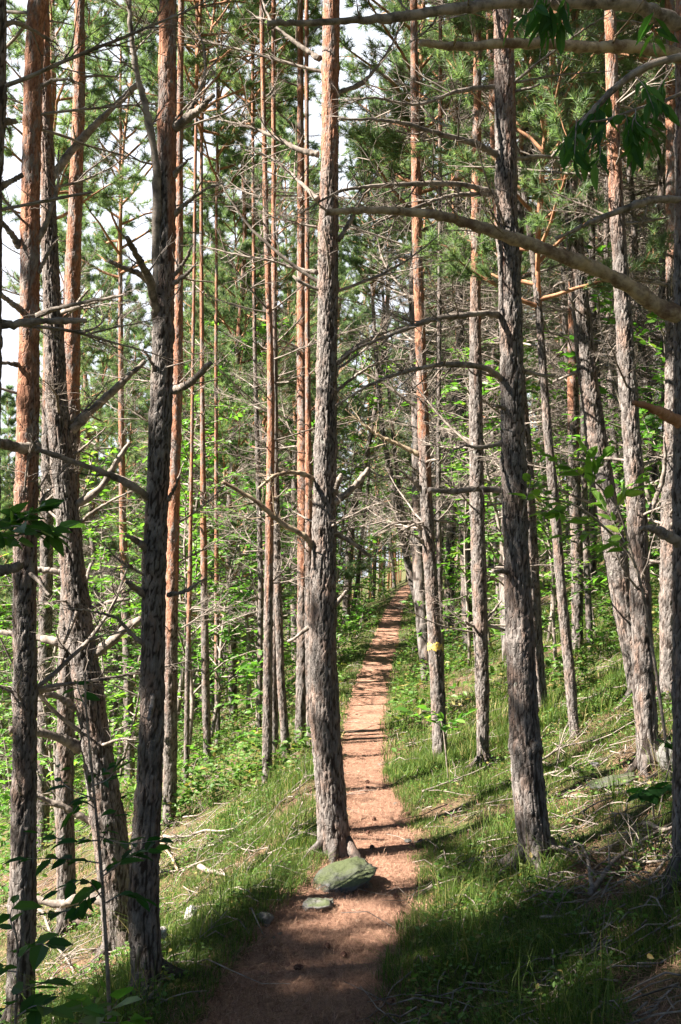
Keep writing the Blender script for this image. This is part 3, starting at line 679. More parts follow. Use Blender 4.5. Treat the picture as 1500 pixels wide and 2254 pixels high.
# a stub of a near pine outside the left edge, its dark limbs cross the corner
T0 = hero('dark dead pine stem just outside the left edge whose thick stubs cut into the picture', [(-40, 2254, 60), (-35, 1500, 56), (-25, 900, 52), (-20, 400, 48), (-10, 250, 46), (-8, 0, 44)], D=3.3, org=-900, br=.1)
limb(T0, [(-40, 722), (40, 712), (120, 706), (190, 706)], 20, .1, 1, .1, None, 13)
limb(T0, [(-40, 430), (10, 408), (50, 385)], 20, .1, 2, .1, None, 10)
limb(T0, [(-20, 280), (10, 268), (36, 268)], 18, .1, 2, .1, None, 12)
limb(T0, [(-20, 60), (30, 50), (80, 70), (130, 100)], 16, .3, 7, .3)
limb(T0, [(-40, 1262), (0, 1255), (45, 1246)], 30, .0, 0, .1, None, 20)

# yellow blaze on the slim pine: a painted shell 3 mm proud of the bark
b0, b1 = at_y(953, 1430, T5['D'])[2], at_y(953, 1415, T5['D'])[2]
zz = np.linspace(b0, b1, 7); aa = np.linspace(math.pi*.85, math.pi*1.95, 30)
mb = MB(); V = []
for k, z in enumerate(zz):
    c = T5['ctr'](z); r = T5['rad'](z)*1.0+.0045+.002*math.sin(k*9)
    for q, a in enumerate(aa): V.append(c+np.array([math.cos(a)*r, math.sin(a)*r, .009*math.sin(a*5+(k > 3)*2)+.005*math.sin(a*17+(k > 3))])-T5['foot'])
i = np.arange(6)[:, None]*30; j = np.arange(29)[None, :]
mb.add(V, np.stack([i+j, i+j+1, i+31+j, i+30+j], -1).reshape(-1, 4)); mb.obj('paint_band', [YELLOW], T5['root'])

# ------------------------------------------------------------------ the many pines of the wood
def proto_pine(seed):
    rng = np.random.default_rng(seed); H = rng.uniform(12.0, 14.5); r0 = rng.uniform(.065, .10)
    root = empty('pine_tree'); n = 16
    zz = np.concatenate([np.arange(-.4, H-5, .07), np.arange(H-5, H-.6, .3)])
    lean = rng.normal(size=2)*.034; cx = lean[0]*zz+.09*np.sin(zz*.55+seed)+.03*np.sin(zz*1.7+seed*2); cy = lean[1]*zz+.09*np.cos(zz*.45+seed)
    cr = r0*(1-.72*np.clip(zz, 0, H)/H)
    V, F, ck, og, pt = trunk_vf(np.stack([cx, cy, zz], 1), cr, n, seed, rng.uniform(6.0, 10), .012, .25, False)
    mb = MB(); mb.add(V, F, None, 0, crack=ck, orange=og, plate=pt); mb.obj('trunk', [BARK], root)
    ci = (seed-60) % 6; ch = (6.5, 5.6, 8.6, 8.0, 9.4, 10.5)[ci]
    c = link('crown', CROWNS[ci], root, (np.interp(H-ch, zz, cx), np.interp(H-ch, zz, cy), H-ch+.1)); c.rotation_euler[2] = rng.uniform(0, 6)
    mb = MB(); z = rng.uniform(1.2, 2.4)
    while z < H-ch+1.6:
        for b in range(int(rng.integers(3, 7))):
            az = rng.uniform(0, 6.283); el = rng.uniform(-.25, .45); d = np.array([math.cos(az)*math.cos(el), math.sin(az)*math.cos(el), math.sin(el)])
            L = rng.uniform(.5, 1.55)*(.6+.4*min(1, z/4)); p = np.array([np.interp(z, zz, cx), np.interp(z, zz, cy), z])
            P = curve_from(rng, p, d, L, 9, .10, rng.uniform(-.04, .06)); r = np.linspace(.017, .003, len(P))
            mb.add(*tube_vf(P, r, 4, False)); add_twigs(mb, rng, P, r, 20, .5, .15, True, 3, 0, .0019)
        z += rng.uniform(.28, .55)
    mb.obj('dead_branches', [TWIG], root)
    return root, H
protos = [proto_pine(60+i) for i in range(10)]
used = [False]*len(protos)
placed = [(h['foot'][0], h['foot'][1]) for h in heroes]
counts = {}
def put_pine(x, y, k, s):
    root = protos[k][0] if not used[k] else copy_tree(protos[k][0]); used[k] = True
    root.location = (x, y, gz(x, y)-.03); root.rotation_euler = (rnd.gauss(0, .026), rnd.gauss(0, .026), rnd.uniform(0, 6.28)); root.scale = (s, s, s*rnd.uniform(.92, 1.1))
    u = x-float(xpath(y)); px, py = project(x, y, gz(x, y)+1)
    if px < -120 or px > 1620 or y < 1: reg = ('unseen pine placed out of the picture to shade the scene', 'pines beside the picture')
    elif u < 0: reg = ('slender pine among the crowded trunks far down the slope left of the path', 'pines far down the left slope')
    elif y > 24 and u < 3.5: reg = ('pine behind the far end of the path', 'pines beyond the end of the path')
    else: reg = ('slender pine among the crowded trunks up the slope right of the path', 'pines up the right slope')
    tag(root, reg[0], 'pine tree', reg[1]); placed.append((x, y)); counts[reg[1]] = counts.get(reg[1], 0)+1
def ok(x, y, dmin): return all((x-a)**2+(y-b)**2 > dmin*dmin for a, b in placed)
rs = random.Random(99)
for a_, s_ in enumerate((-1.6, -.2, 1.1, 2.3, 3.4)):          # unseen thicket added left of the picture to darken the foreground
    for b_ in range(3):
        x_ = -5.0-2.6*b_-(1.3 if a_ % 2 else 0)+rs.uniform(-.3, .3); put_pine(x_, s_+.287*x_+rs.uniform(-.25, .25), (5, 4, 3)[(a_+b_) % 3], rs.uniform(1.0, 1.12))
for x_, s_ in ((-6.1, 2.9), (-9.4, 3.7), (-8.2, 1.8)): put_pine(x_, s_+.287*x_, 5, 1.1)  # more unseen pines added along the sun rays for foreground shade
for px_, y_ in ((716, 13.2), (950, 14.2), (1128, 12.6), (590, 15.5), (520, 17.5), (605, 21), (660, 25), (560, 29), (800, 22.5), (868, 27), (1000, 18), (960, 24), (470, 22.5), (705, 31), (775, 37), (420, 29), (620, 36), (690, 42), (850, 36), (920, 33), (500, 39), (560, 46), (640, 50), (740, 52), (1040, 26), (1080, 34)):
    x_ = (px_-750)/F_PX*y_
    if ok(x_, y_, 1.0) and abs(x_-float(xpath(y_))) > .7: put_pine(x_, y_, rnd.choice((3, 4, 5, 8, 9)), rnd.uniform(.9, 1.2))
tries = 0
while tries < 7000:
    tries += 1
    y = rnd.uniform(-9, 62); x = rnd.uniform(-34, 30)
    px = CX+F_PX*x/max(y, .1)
    inview = y > 1 and -160 < px < 1660
    u = x-float(xpath(y))
    if inview and y < 12.5: continue
    sl = y-.287*x      # which sun ray the spot lies under
    shade = False
    if not inview and -14 < x < -2 and -2.6 < sl < 4.6: continue
    behind = not inview and ((y < -2.5 and x > -5) or x > 2.6)
    if not inview and (y > 30 or x > 14 or x < -20): continue
    if not inview and sl > 4.15 and x < 0: continue
    if not inview and y > 1 and abs(px-750) < 1050 and y < 4: continue
    if abs(u) < (1.0 if y > 14 else 1.8): continue
    if x*x+y*y < 6: continue
    if inview and 225 < px < 450 and 12 < y < 26 and rnd.random() < .6: continue
    d = 1.65 if inview else (1.85 if shade else 1.9 if behind else 4.6)
    if u < 0 and inview: d = 3.0 if y < 22 else 1.9
    if y > 35: d = 2.4 if u > 0 else 2.9
    if not ok(x, y, d): continue
    put_pine(x, y, rnd.choice((2, 3, 4, 5, 5, 8, 9)) if (u < 1 and y > 13) or shade else rnd.choice((0, 1, 6, 7, 6, 2)), rnd.uniform(.82, 1.15))
print('pines', counts)

# far wood that reads as one mass
def far_wood():
    mb = MB(); rng = np.random.default_rng(5)
    T = []; D = []
    for k in range(420):
        y = rng.uniform(64, 170); x = rng.uniform(-.55*y-10, .55*y)
        if rng.random() < .25: x = rng.uniform(-170, -45); y = rng.uniform(15, 120)
        z0 = gz(x, y); H = rng.uniform(11, 16)
        mb.add(*tube_vf(np.array([[x, y, z0-.3], [x+rng.normal()*.2, y, z0+H*.5], [x+rng.normal()*.3, y, z0+H]]), [.11, .085, .02], 6), mat=0, var=.3)
        n = 150; f = rng.random(n)**.8; zz = z0+H*(.42+.58*f); rr = 2.1*np.sqrt(rng.random(n))*(1.05-f*.8); aa = rng.random(n)*6.283
        T.append(np.stack([x+np.cos(aa)*rr, y+np.sin(aa)*rr, zz], 1)); D.append(np.stack([np.cos(aa), np.sin(aa), np.full(n, .5)], 1))
    tufts(mb, rng, np.concatenate(T), np.concatenate(D), 9, .42, .035, 1)
    tag(mb.obj('distant_woods', [LIMB, NEEDLE]), 'far pine wood closing the view behind the trunks', 'woods', kind='stuff')
far_wood()

# ------------------------------------------------------------------ broad leaves
def leaves(mb, rng, P, D, size, mat, asp=.5, droop=.25):
    P = np.asarray(P, float); D = np.asarray(D, float); m = len(P); D = D/(np.linalg.norm(D, axis=1)[:, None]+1e-9)
    up = rng.normal(size=(m, 3))*.45+np.array([0, 0, 1.0]); S = np.cross(D, up); S /= np.linalg.norm(S, axis=1)[:, None]+1e-9; U = np.cross(S, D)
    L = (size*rng.uniform(.6, 1.25, m))[:, None]; W = L*asp*rng.uniform(.85, 1.15, (m, 1))*.5
    def pt(a, b, c): return P+D*L*a+S*W*b+U*L*c
    dr = droop*rng.uniform(.3, 1.5, (m, 1))
    V = np.stack([pt(0, 0, 0), pt(.3, 1, .05-.1*dr), pt(.3, 0, -.03-.1*dr), pt(.3, -1, .05-.1*dr), pt(.68, .8, .04-.42*dr), pt(.68, 0, -.03-.42*dr), pt(.68, -.8, .04-.42*dr), pt(1, 0, -.95*dr)], 1).reshape(-1, 3)
    b = np.arange(m)[:, None]*8
    F4 = np.concatenate([b+[1, 2, 5, 4], b+[2, 3, 6, 5]]); F3 = np.concatenate([b+[0, 2, 1], b+[0, 3, 2], b+[4, 5, 7], b+[5, 6, 7]])
    mb.add(V, F4, F3, mat, var=np.repeat(rng.random(m), 8))
def leafy_mesh(seed, H, nb, bl, nleaf, size, lowest=.15, asp=.5, lm=None):
    """stem mesh, leaf mesh"""
    rng = np.random.default_rng(seed); st = MB(); lf = MB()
    S = curve_from(rng, (0, 0, -.05), (rng.normal()*.15, rng.normal()*.15, 1), H, 10, .07); r0 = .006+.006*H
    st.add(*tube_vf(S, np.linspace(r0, .002, len(S)), 6)); P = []; D = []
    for k in range(nb):
        f = lowest+(1-lowest)*(k+rng.random())/nb; i = min(int(f*10), 9); p = S[i]+(S[i+1]-S[i])*(f*10-i); az = k*2.4+rng.normal()*.5; el = rng.uniform(.0, .8)
        L = bl*(1.1-.6*f)*rng.uniform(.6, 1.3)
        Q = curve_from(rng, p, (math.cos(az)*math.cos(el), math.sin(az)*math.cos(el), math.sin(el)), L, 6, .12, -.03)
        st.add(*tube_vf(Q, np.linspace(r0*.45, .0012, len(Q)), 4, False))
        for q in range(nleaf):
            g = .2+.8*(q+rng.random())/nleaf; i = min(int(g*6), 5); t = Q[i+1]-Q[i]; pp = Q[i]+t*(g*6-i); sd = np.cross(t, (0, 0, 1))*(1 if q % 2 else -1)
            d = t/np.linalg.norm(t)*.6+sd/(np.linalg.norm(sd)+1e-9)*.9+rng.normal(size=3)*.25; P.append(pp+rng.normal(size=3)*.012); D.append(d)
        P.append(Q[-1]); D.append(Q[-1]-Q[-2])
    leaves(lf, rng, P, D, size, 0, asp)
    return st.mesh('stem', [TWIG]), lf.mesh('foliage', [lm or LEAF], False)
SAP = [leafy_mesh(900+i, *a) for i, a in enumerate([(1.0, 12, .45, 12, .085), (1.6, 18, .55, 13, .085), (2.6, 28, .8, 16, .085), (3.6, 36, 1.0, 18, .09), (.6, 9, .32, 9, .07), (4.6, 44, 1.1, 20, .09)])]
def put_sapling(x, y, k, s, label, cat, name, group):
    root = empty(name, (x, y, gz(x, y))); tag(root, label, cat, group)
    link('stem', SAP[k][0], root); link('foliage', SAP[k][1], root)
    root.rotation_euler[2] = rnd.uniform(0, 6.28); root.scale = (s, s, s*rnd.uniform(.85, 1.15)); return root
n = 0; spots = []
def free(x, y, d): return all((x-a)**2+(y-b)**2 > d*d for a, b in spots)
for tr in range(9000):
    y = 8.5+rnd.random()**1.2*50; px = rnd.uniform(-60, 1560); x = (px-750)/F_PX*y; u = x-float(xpath(y))
    if abs(u) < (1.2 if y < 13 else .55) and y < 47: continue
    dens = 0
    if u < 0: dens = .95 if y > 11 else (.12 if px > 520 else .3)
    else: dens = (.9 if px > 1080 and y > 9.5 else .6) if y > 9 else .10
    if 9 < y < 12.5 and 0 < u and px < 1080: dens = .1
    if abs(u) < 1.4 and y > 13: dens = 1
    if rnd.random() > dens: continue
    if not free(x, y, .6 if abs(u) < 1.4 else .95 if y < 20 else 1.2): continue
    big = rnd.random()
    if abs(u) < 1.3 and y < 47: k = 4 if big < .7 else 0
    elif y < 12: k = (4, 0, 1, 2)[int(big*4)] if px < 1080 else (1, 2, 3, 5)[int(big*4)]
    else: k = (1, 2, 3, 3, 5, 5)[min(5, int(big*6))] if u < 0 else (0, 1, 2, 2, 3, 5)[min(5, int(big*6))]
    g = 'leafy bushes down the left slope' if u < 0 else 'leafy bushes on the right bank'
    lb = 'bright green leafy bush between the trunks down the left slope' if u < 0 else 'bright green leafy bush between the trunks on the right bank'
    put_sapling(x, y, k, rnd.uniform(.8, 1.2)*(1.3 if u < 0 and y > 16 and k > 1 else 1), lb, 'bush', 'leafy_bush', g); spots.append((x, y)); n += 1
    if n >= 300: break
print('bushes', n)

def spray(label, name, cat, stems, leafpx, nl, size, D, base, lm=None, asp=.5, wst=8, seed=1, hang=0.0):
    """near plant: stems are px polylines at their own distances; the leaves sit on side twigs"""
    rng = np.random.default_rng(seed); root = empty(name, base); tag(root, label, cat); o = np.array(base); st = MB(); P = []; Dd = []
    for si, (pts, d0, d1, w) in enumerate(stems):
        n_ = len(pts); K = [at_y(a, b, d0+(d1-d0)*k/max(1, n_-1)) for k, (a, b) in enumerate(pts)]
        if si == 0 or name == 'seedling':            # rooted in the ground
            g_ = gz(K[0][0], K[0][1])
            if K[0][2] > g_: K.insert(0, np.array([K[0][0]+.01, K[0][1], g_-.03]))
        C = spline(K, 34)
        st.add(*tube_vf(C-o, np.linspace(w*.5*d0/F_PX, w*.16*d0/F_PX, len(C)), 6))
    for (x0, y0, x1, y1, cnt, dd) in leafpx:
        a, b = at_y(x0, y0, dd), at_y(x1, y1, dd+rng.normal()*.12); C = spline([a, (a+b)/2+rng.normal(size=3)*.015, b], 12)
        st.add(*tube_vf(C-o, np.linspace(.0026, .001, 12), 4, False))
        for q in range(cnt):
            g_ = .15+.85*(q+rng.random()*.6)/cnt; i = min(int(g_*11), 10); t = C[i+1]-C[i]; t /= np.linalg.norm(t); sd = np.cross(t, (0, 0, 1))*(1 if q % 2 else -1)
            P.append(C[i]-o); Dd.append(t*.7+sd*.8+rng.normal(size=3)*.25+np.array([0, 0, -hang]))
        P.append(C[-1]-o); Dd.append(C[-1]-C[-2]+np.array([0, 0, -hang])*.1)
    lf = MB(); leaves(lf, rng, P, Dd, size, 0, asp, .25)
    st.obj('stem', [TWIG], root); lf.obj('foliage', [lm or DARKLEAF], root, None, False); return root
def gp(x, y): return (x, y, gz(x, y))
b_ = on_ground(245, 2260)
spray('tall sapling with shade-darkened leaves and a thin pale stem in front of the left trunks', 'sapling', 'sapling',
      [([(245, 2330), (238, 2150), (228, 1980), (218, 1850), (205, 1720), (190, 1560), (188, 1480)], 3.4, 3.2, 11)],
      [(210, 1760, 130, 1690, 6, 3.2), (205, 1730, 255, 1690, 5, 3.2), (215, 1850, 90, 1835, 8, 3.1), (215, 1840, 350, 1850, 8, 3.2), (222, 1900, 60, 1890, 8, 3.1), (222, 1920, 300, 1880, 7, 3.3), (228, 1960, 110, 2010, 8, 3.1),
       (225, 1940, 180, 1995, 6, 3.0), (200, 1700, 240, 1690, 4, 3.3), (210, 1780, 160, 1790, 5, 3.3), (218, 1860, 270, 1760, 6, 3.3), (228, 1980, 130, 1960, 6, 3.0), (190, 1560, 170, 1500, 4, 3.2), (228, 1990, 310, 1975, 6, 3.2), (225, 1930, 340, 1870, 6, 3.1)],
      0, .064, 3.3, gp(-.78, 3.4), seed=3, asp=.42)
spray('low leafy plant with bright leaves in the bottom left corner', 'leafy_plant', 'plant',
      [([(30, 2420), (35, 2250), (40, 2100), (30, 2030)], 3.0, 2.9, 10)],
      [(40, 2110, 110, 2080, 5, 2.9), (40, 2140, -30, 2100, 5, 2.9), (38, 2190, 120, 2160, 6, 2.8), (36, 2200, -30, 2190, 5, 2.9), (35, 2240, 110, 2220, 6, 2.8), (36, 2150, 60, 2080, 5, 2.8), (35, 2060, 30, 1990, 4, 2.9)],
      0, .085, 2.9, gp(-.98, 3.0), seed=4, asp=.5)
spray('small broad leaved seedling at the bottom edge left of the dark pine foot', 'seedling', 'plant',
      [([(225, 2400), (222, 2290), (215, 2220)], 3.3, 3.2, 8)],
      [(218, 2240, 180, 2205, 4, 3.2), (218, 2235, 260, 2200, 4, 3.2), (220, 2260, 175, 2250, 4, 3.1), (220, 2250, 290, 2245, 4, 3.1), (216, 2225, 222, 2170, 4, 3.3)],
      0, .10, 3.2, gp(-.75, 3.3), LEAF, .6, seed=5)
spray('branch of broad leaves reaching in front of the left edge trunk at mid height', 'leafy_branch_tree', 'sapling',
      [([(-160, 2700), (-150, 2000), (-130, 1400), (-60, 1200), (20, 1160), (100, 1160)], 2.9, 2.9, 16)],
      [(-20, 1185, 150, 1160, 13, 2.9), (0, 1165, 90, 1120, 9, 2.9), (-20, 1170, 40, 1190, 8, 2.8), (40, 1160, 120, 1180, 9, 2.9), (-30, 1150, 40, 1135, 8, 2.9), (0, 1180, 90, 1170, 8, 2.85), (10, 1150, 70, 1150, 7, 2.95)],
      0, .078, 2.9, gp(-1.2, 2.9), seed=6, asp=.5)
spray('hanging green leaf sprays in the upper right corner before the slim trunks', 'broadleaf_tree', 'tree',
      [([(1760, 2600), (1700, 1500), (1640, 500), (1560, 150), (1480, 130), (1390, 165), (1300, 250), (1250, 320)], 3.3, 3.1, 30), ([(1640, 500), (1560, 220), (1440, 230), (1340, 262), (1300, 268)], 3.3, 3.0, 12), ([(1640, 500), (1560, -60), (1350, -80), (1200, -20), (1150, -10)], 3.3, 3.0, 12)],
      [(1330, 215, 1255, 290, 8, 3.1), (1320, 225, 1280, 300, 8, 3.1), (1290, 250, 1240, 320, 9, 3.0), (1270, 260, 1265, 340, 8, 3.0), (1350, 200, 1310, 270, 8, 3.1), (1345, 262, 1290, 330, 8, 3.0), (1400, 250, 1395, 330, 8, 3.0), (1420, 240, 1430, 310, 7, 3.0), (1370, 260, 1385, 300, 6, 3.1),
       (1400, 170, 1440, 240, 7, 3.1), (1220, -10, 1205, 70, 9, 3.0), (1250, -20, 1235, 55, 8, 3.0), (1190, -20, 1130, 40, 8, 3.0), (1215, -20, 1195, 40, 6, 3.0), (1320, 300, 1310, 360, 6, 3.0), (1440, 20, 1440, 90, 6, 3.1), (1400, 240, 1420, 285, 6, 3.0), (1480, 150, 1465, 230, 8, 3.1)],
      0, .085, 3.1, gp(1.55, 3.3), seed=7, asp=.30, hang=.55)
_b = on_ground(1265, 1640)
spray('bright leafy sapling twigs in front of the thick leaning pine', 'sapling', 'sapling',
      [([(1475, 1700), (1440, 1450), (1400, 1250), (1330, 1160), (1260, 1110), (1170, 1090)], 5.6, 5.2, 9), ([(1400, 1250), (1360, 1120), (1300, 1050), (1270, 1000)], 5.4, 5.2, 6)],
      [(1330, 1160, 1160, 1095, 12, 5.2), (1260, 1120, 1170, 1060, 9, 5.2), (1300, 1060, 1220, 1010, 9, 5.2), (1340, 1110, 1290, 1000, 9, 5.2), (1330, 1170, 1240, 1180, 9, 5.2), (1380, 1200, 1320, 1100, 9, 5.3), (1260, 1110, 1190, 1130, 8, 5.1), (1390, 1220, 1310, 1200, 9, 5.2), (1300, 1080, 1330, 1000, 8, 5.2), (1350, 1130, 1400, 1060, 8, 5.3), (1230, 1100, 1140, 1050, 8, 5.2)],
      0, .10, 5.2, tuple(at_y(1475, 1700, 5.6)), LEAF, seed=8)
spray('small leafy sprig growing around the foot of the yellow banded pine', 'sprig', 'plant',
      [([(985, 1690), (975, 1600), (960, 1570), (930, 1565)], 7.6, 7.5, 5)],
      [(975, 1600, 900, 1565, 9, 7.5), (975, 1595, 1030, 1570, 8, 7.5), (980, 1620, 1010, 1590, 6, 7.5), (970, 1590, 940, 1560, 6, 7.5)],
      0, .09, 7.5, tuple(at_y(985, 1690, 7.6)), LEAF, seed=9)
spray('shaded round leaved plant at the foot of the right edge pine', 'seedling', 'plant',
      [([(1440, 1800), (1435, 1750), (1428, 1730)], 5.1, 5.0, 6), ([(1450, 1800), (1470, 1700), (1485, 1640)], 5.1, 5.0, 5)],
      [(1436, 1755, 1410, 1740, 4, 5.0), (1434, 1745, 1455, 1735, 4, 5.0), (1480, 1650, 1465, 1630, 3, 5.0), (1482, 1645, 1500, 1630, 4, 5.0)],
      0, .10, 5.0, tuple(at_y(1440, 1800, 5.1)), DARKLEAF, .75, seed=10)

# ------------------------------------------------------------------ rocks
def rock(label, name, c, size, rot, m, seed, flat=.0):
    rng = np.random.default_rng(seed); n, k = 56, 40
    th = np.linspace(0, 2*math.pi, n, endpoint=False); ph = np.linspace(.02, math.pi-.02, k); TH, PH = np.meshgrid(th, ph)
    U = np.stack([np.sin(PH)*np.cos(TH), np.sin(PH)*np.sin(TH), np.cos(PH)], -1).reshape(-1, 3)
    r = np.ones(len(U))*1.15
    for _ in range(18):
        d = rng.normal(size=3); d /= np.linalg.norm(d); q = U@d; r = np.minimum(r, np.where(q > .05, rng.uniform(.5, .85)/np.maximum(q, .05), 9))
    r += (fbm(U*2.6+seed, seed, 3)-.5)*.34 + (np.abs(fbm(U*8+seed, seed+2, 3)-.5))*.22
    V = U*r[:, None]*np.array(size)*.5
    V = V@np.array(Euler(rot).to_matrix()).T
    i = np.arange(k-1)[:, None]*n; j = np.arange(n)[None, :]; jj = (j+1) % n
    mb = MB(); mb.add(V, np.stack([i+j, i+n+j, i+n+jj, i+jj], -1).reshape(-1, 4)); o = mb.obj(name, [m], None, c, True)
    tag(o, label, 'rock'); return o
p = at_y(752, 1938, 5.35)
rock('mossy slab of rock at the path edge in front of the central pine', 'mossy_rock', (p[0]-.0, 5.32, p[2]-.01), (.46, .34, .11), (.12, -.34, .35), MOSSROCK, 4)
rock('small dark boulder tucked under the right end of the mossy slab', 'rock', tuple(at_y(792, 1945, 5.4)), (.16, .18, .12), (.2, .1, 1), GREYROCK, 14)
rock('flat grey stone half buried just below the mossy slab', 'rock', tuple(at_y(700, 1998, 5.0)), (.24, .16, .09), (.05, -.1, .3), GREYROCK, 5)
rock('small white stone shining in the litter right of the dark foreground pine', 'stone', tuple(at_y(421, 2008, 5.4)), (.08, .07, .09), (.2, .1, .4), PALEROCK, 6)
rock('pale stone left of the white stone against the dark pine foot', 'stone', tuple(at_y(357, 2052, 5.0)), (.07, .07, .08), (.2, .5, .4), PALEROCK, 16)
rock('grey boulder wedged between the slim pine and the right edge pine', 'rock', tuple(at_y(1474, 1672, 6.0)), (.17, .25, .22), (.1, .2, .2), GREYROCK, 7)
rock('rounded pale rock half covered by grass below the slim right pine', 'rock', tuple(at_y(1352, 1722, 6.1)), (.36, .2, .10), (.0, -.25, .1), MOSSROCK, 8)
rock('little white stone lying among dead twigs on the right bank', 'stone', tuple(at_y(1311, 1684, 6.3)), (.06, .05, .035), (.0, .1, .1), PALEROCK, 9)
rock('small grey stone lying on the right edge of the path', 'stone', tuple(at_y(898, 1852, 5.95)), (.045, .04, .03), (.0, .1, .1), GREYROCK, 10)
rock('brown stone at the left edge of the near path', 'stone', tuple(at_y(588, 2022, 4.75)), (.10, .09, .07), (.0, .1, .5), GREYROCK, 12)

# ------------------------------------------------------------------ fallen wood
def fallen(label, pts, w, lift=.02, dens=5, tl=.3, group='fallen branches', m=None, seed=0):
    rng = np.random.default_rng(3000+seed); G = np.array([on_ground(a, b) for a, b in pts]); P = spline(G, 8*len(pts)); D = P[0, 1]
    P[:, 2] = ground(P[:, 0], P[:, 1])+lift+rng.random()*.03; o = P[0].copy(); r = np.linspace(w*.5*D/F_PX, w*.15*D/F_PX, len(P))
    mb = MB(); V, F4, F3 = tube_vf(P-o, r, 7); mb.add(V, F4, F3)
    if dens: add_twigs(mb, rng, P-o, r, dens, tl, .15)
    ob = mb.obj('fallen_branch', [m or TWIG], None, tuple(o)); tag(ob, label, 'branch', group); return ob
FL = [('long bare branch lying up the bank toward the large right pine from the lower right', [(1300, 1990), (1350, 1920), (1420, 1870), (1490, 1830)], 14),
      ('reddish dead branch slanting below the grassy tuft right of the large right pine', [(1305, 1985), (1290, 1905), (1255, 1870)], 11),
      ('thin grey branch sweeping left from the right edge above the brush', [(1495, 1905), (1430, 1915), (1350, 1905), (1270, 1960)], 8),
      ('pale twiggy branch at the right edge of the brush pile', [(1440, 1945), (1475, 1895), (1492, 1870)], 8),
      ('broken pale limb at the right edge beside the sunlit litter', [(1420, 1840), (1460, 1855), (1492, 1845)], 12),
      ('curled dead twig in front of the foot of the large right pine', [(1160, 1900), (1210, 1885), (1250, 1890)], 6),
      ('bundle of bent thin twigs right of the large right pine', [(1190, 1720), (1260, 1700), (1330, 1680)], 7),
      ('dry branch lying left of the slim right pine across the grass', [(1170, 1700), (1240, 1660), (1320, 1640)], 7),
      ('thin dry branch fallen between the two slim pines right of the path', [(930, 1760), (1000, 1735), (1080, 1700)], 6),
      ('peeled pale stick leaning in the litter beside the dark foreground pine', [(352, 1860), (370, 1895), (392, 1935)], 13),
      ('short grey log end lying in the left litter', [(440, 1920), (470, 1930), (500, 1942)], 14),
      ('dry reddish branch across the sunny litter behind the dark foreground pine', [(360, 1855), (430, 1850), (520, 1838)], 8),
      ('thin branch running down to the path edge right of the dark pine foot', [(330, 2220), (390, 2140), (450, 2060)], 9),
      ('long thin grey branch on the ground left of the dark pine foot', [(85, 2010), (120, 2080), (190, 2160)], 7),
      ('bare branch curving in the shaded grass under the right brush', [(1190, 2050), (1250, 2040), (1330, 1985)], 7),
      ('slender dead branch crossing the lower right grass', [(1260, 2040), (1330, 2120), (1345, 2150)], 5)]
for k, (lb, pts, w) in enumerate(FL): fallen(lb, pts, w, .03, 7 if w < 10 else 5, .35, seed=k, m=PALE if 'peeled' in lb else None)
rf = random.Random(21)
for k in range(70):
    if k < 34: px, py = rf.uniform(1150, 1500), rf.uniform(1640, 2100)
    elif k < 56: px, py = rf.uniform(340, 680), rf.uniform(1700, 1980)
    else: px, py = rf.uniform(20, 300), rf.uniform(1900, 2250)
    a = rf.uniform(-.6, .9); L = rf.uniform(40, 120)
    fallen('thin dead twig lying in the brush on the right bank' if k < 34 else ('thin dead twig lying in the sunny litter left of the central pine' if k < 56 else 'thin dead twig lying around the feet of the left trunks'),
           [(px, py), (px+L*.5*math.cos(a)+rf.gauss(0, 8), py-L*.3*math.sin(a)), (px+L*math.cos(a), py-L*.5*math.sin(a)+rf.gauss(0, 8))], rf.uniform(2.2, 4.2), rf.uniform(.01, .05), 9, .3,
           'twigs on the right bank' if k < 34 else ('twigs on the left slope' if k < 56 else 'twigs by the left trunks'), seed=100+k)

# ------------------------------------------------------------------ ground cover
def scatter(n, ylo, yhi, pw, rng, margin=.06):
    y = ylo+(yhi-ylo)*rng.random(n)**pw; x = (rng.random(n)*2-1)*(.342+margin)*y + rng.normal(size=n)*.15
    return x, y
def side(x, y): return x-xpath(y), hwid(y)
def blades(mb, rng, x, y, h, w, lean, var, mat=0):
    m = len(x); z = ground(x, y)-.01; a = rng.random(m)*6.283; l = (lean*rng.random(m)*h)[:, None]; d = np.stack([np.cos(a), np.sin(a), np.zeros(m)], 1); s = np.stack([-np.sin(a), np.cos(a), np.zeros(m)], 1)
    p = np.stack([x, y, z], 1); H = h[:, None]; W = w[:, None]; up = np.array([0, 0, 1.0])
    V = np.stack([p-s*W, p+s*W, p+d*l*.35+up*H*.55-s*W*.8, p+d*l*.35+up*H*.55+s*W*.8, p+d*l+up*H*(1-.25*np.clip(l/H, 0, 1))], 1).reshape(-1, 3)
    b = np.arange(m)[:, None]*5; mb.add(V, b+[0, 1, 3, 2], b+[2, 3, 4], mat, var=np.repeat(var, 5))
rg = np.random.default_rng(77)
gm = MB()
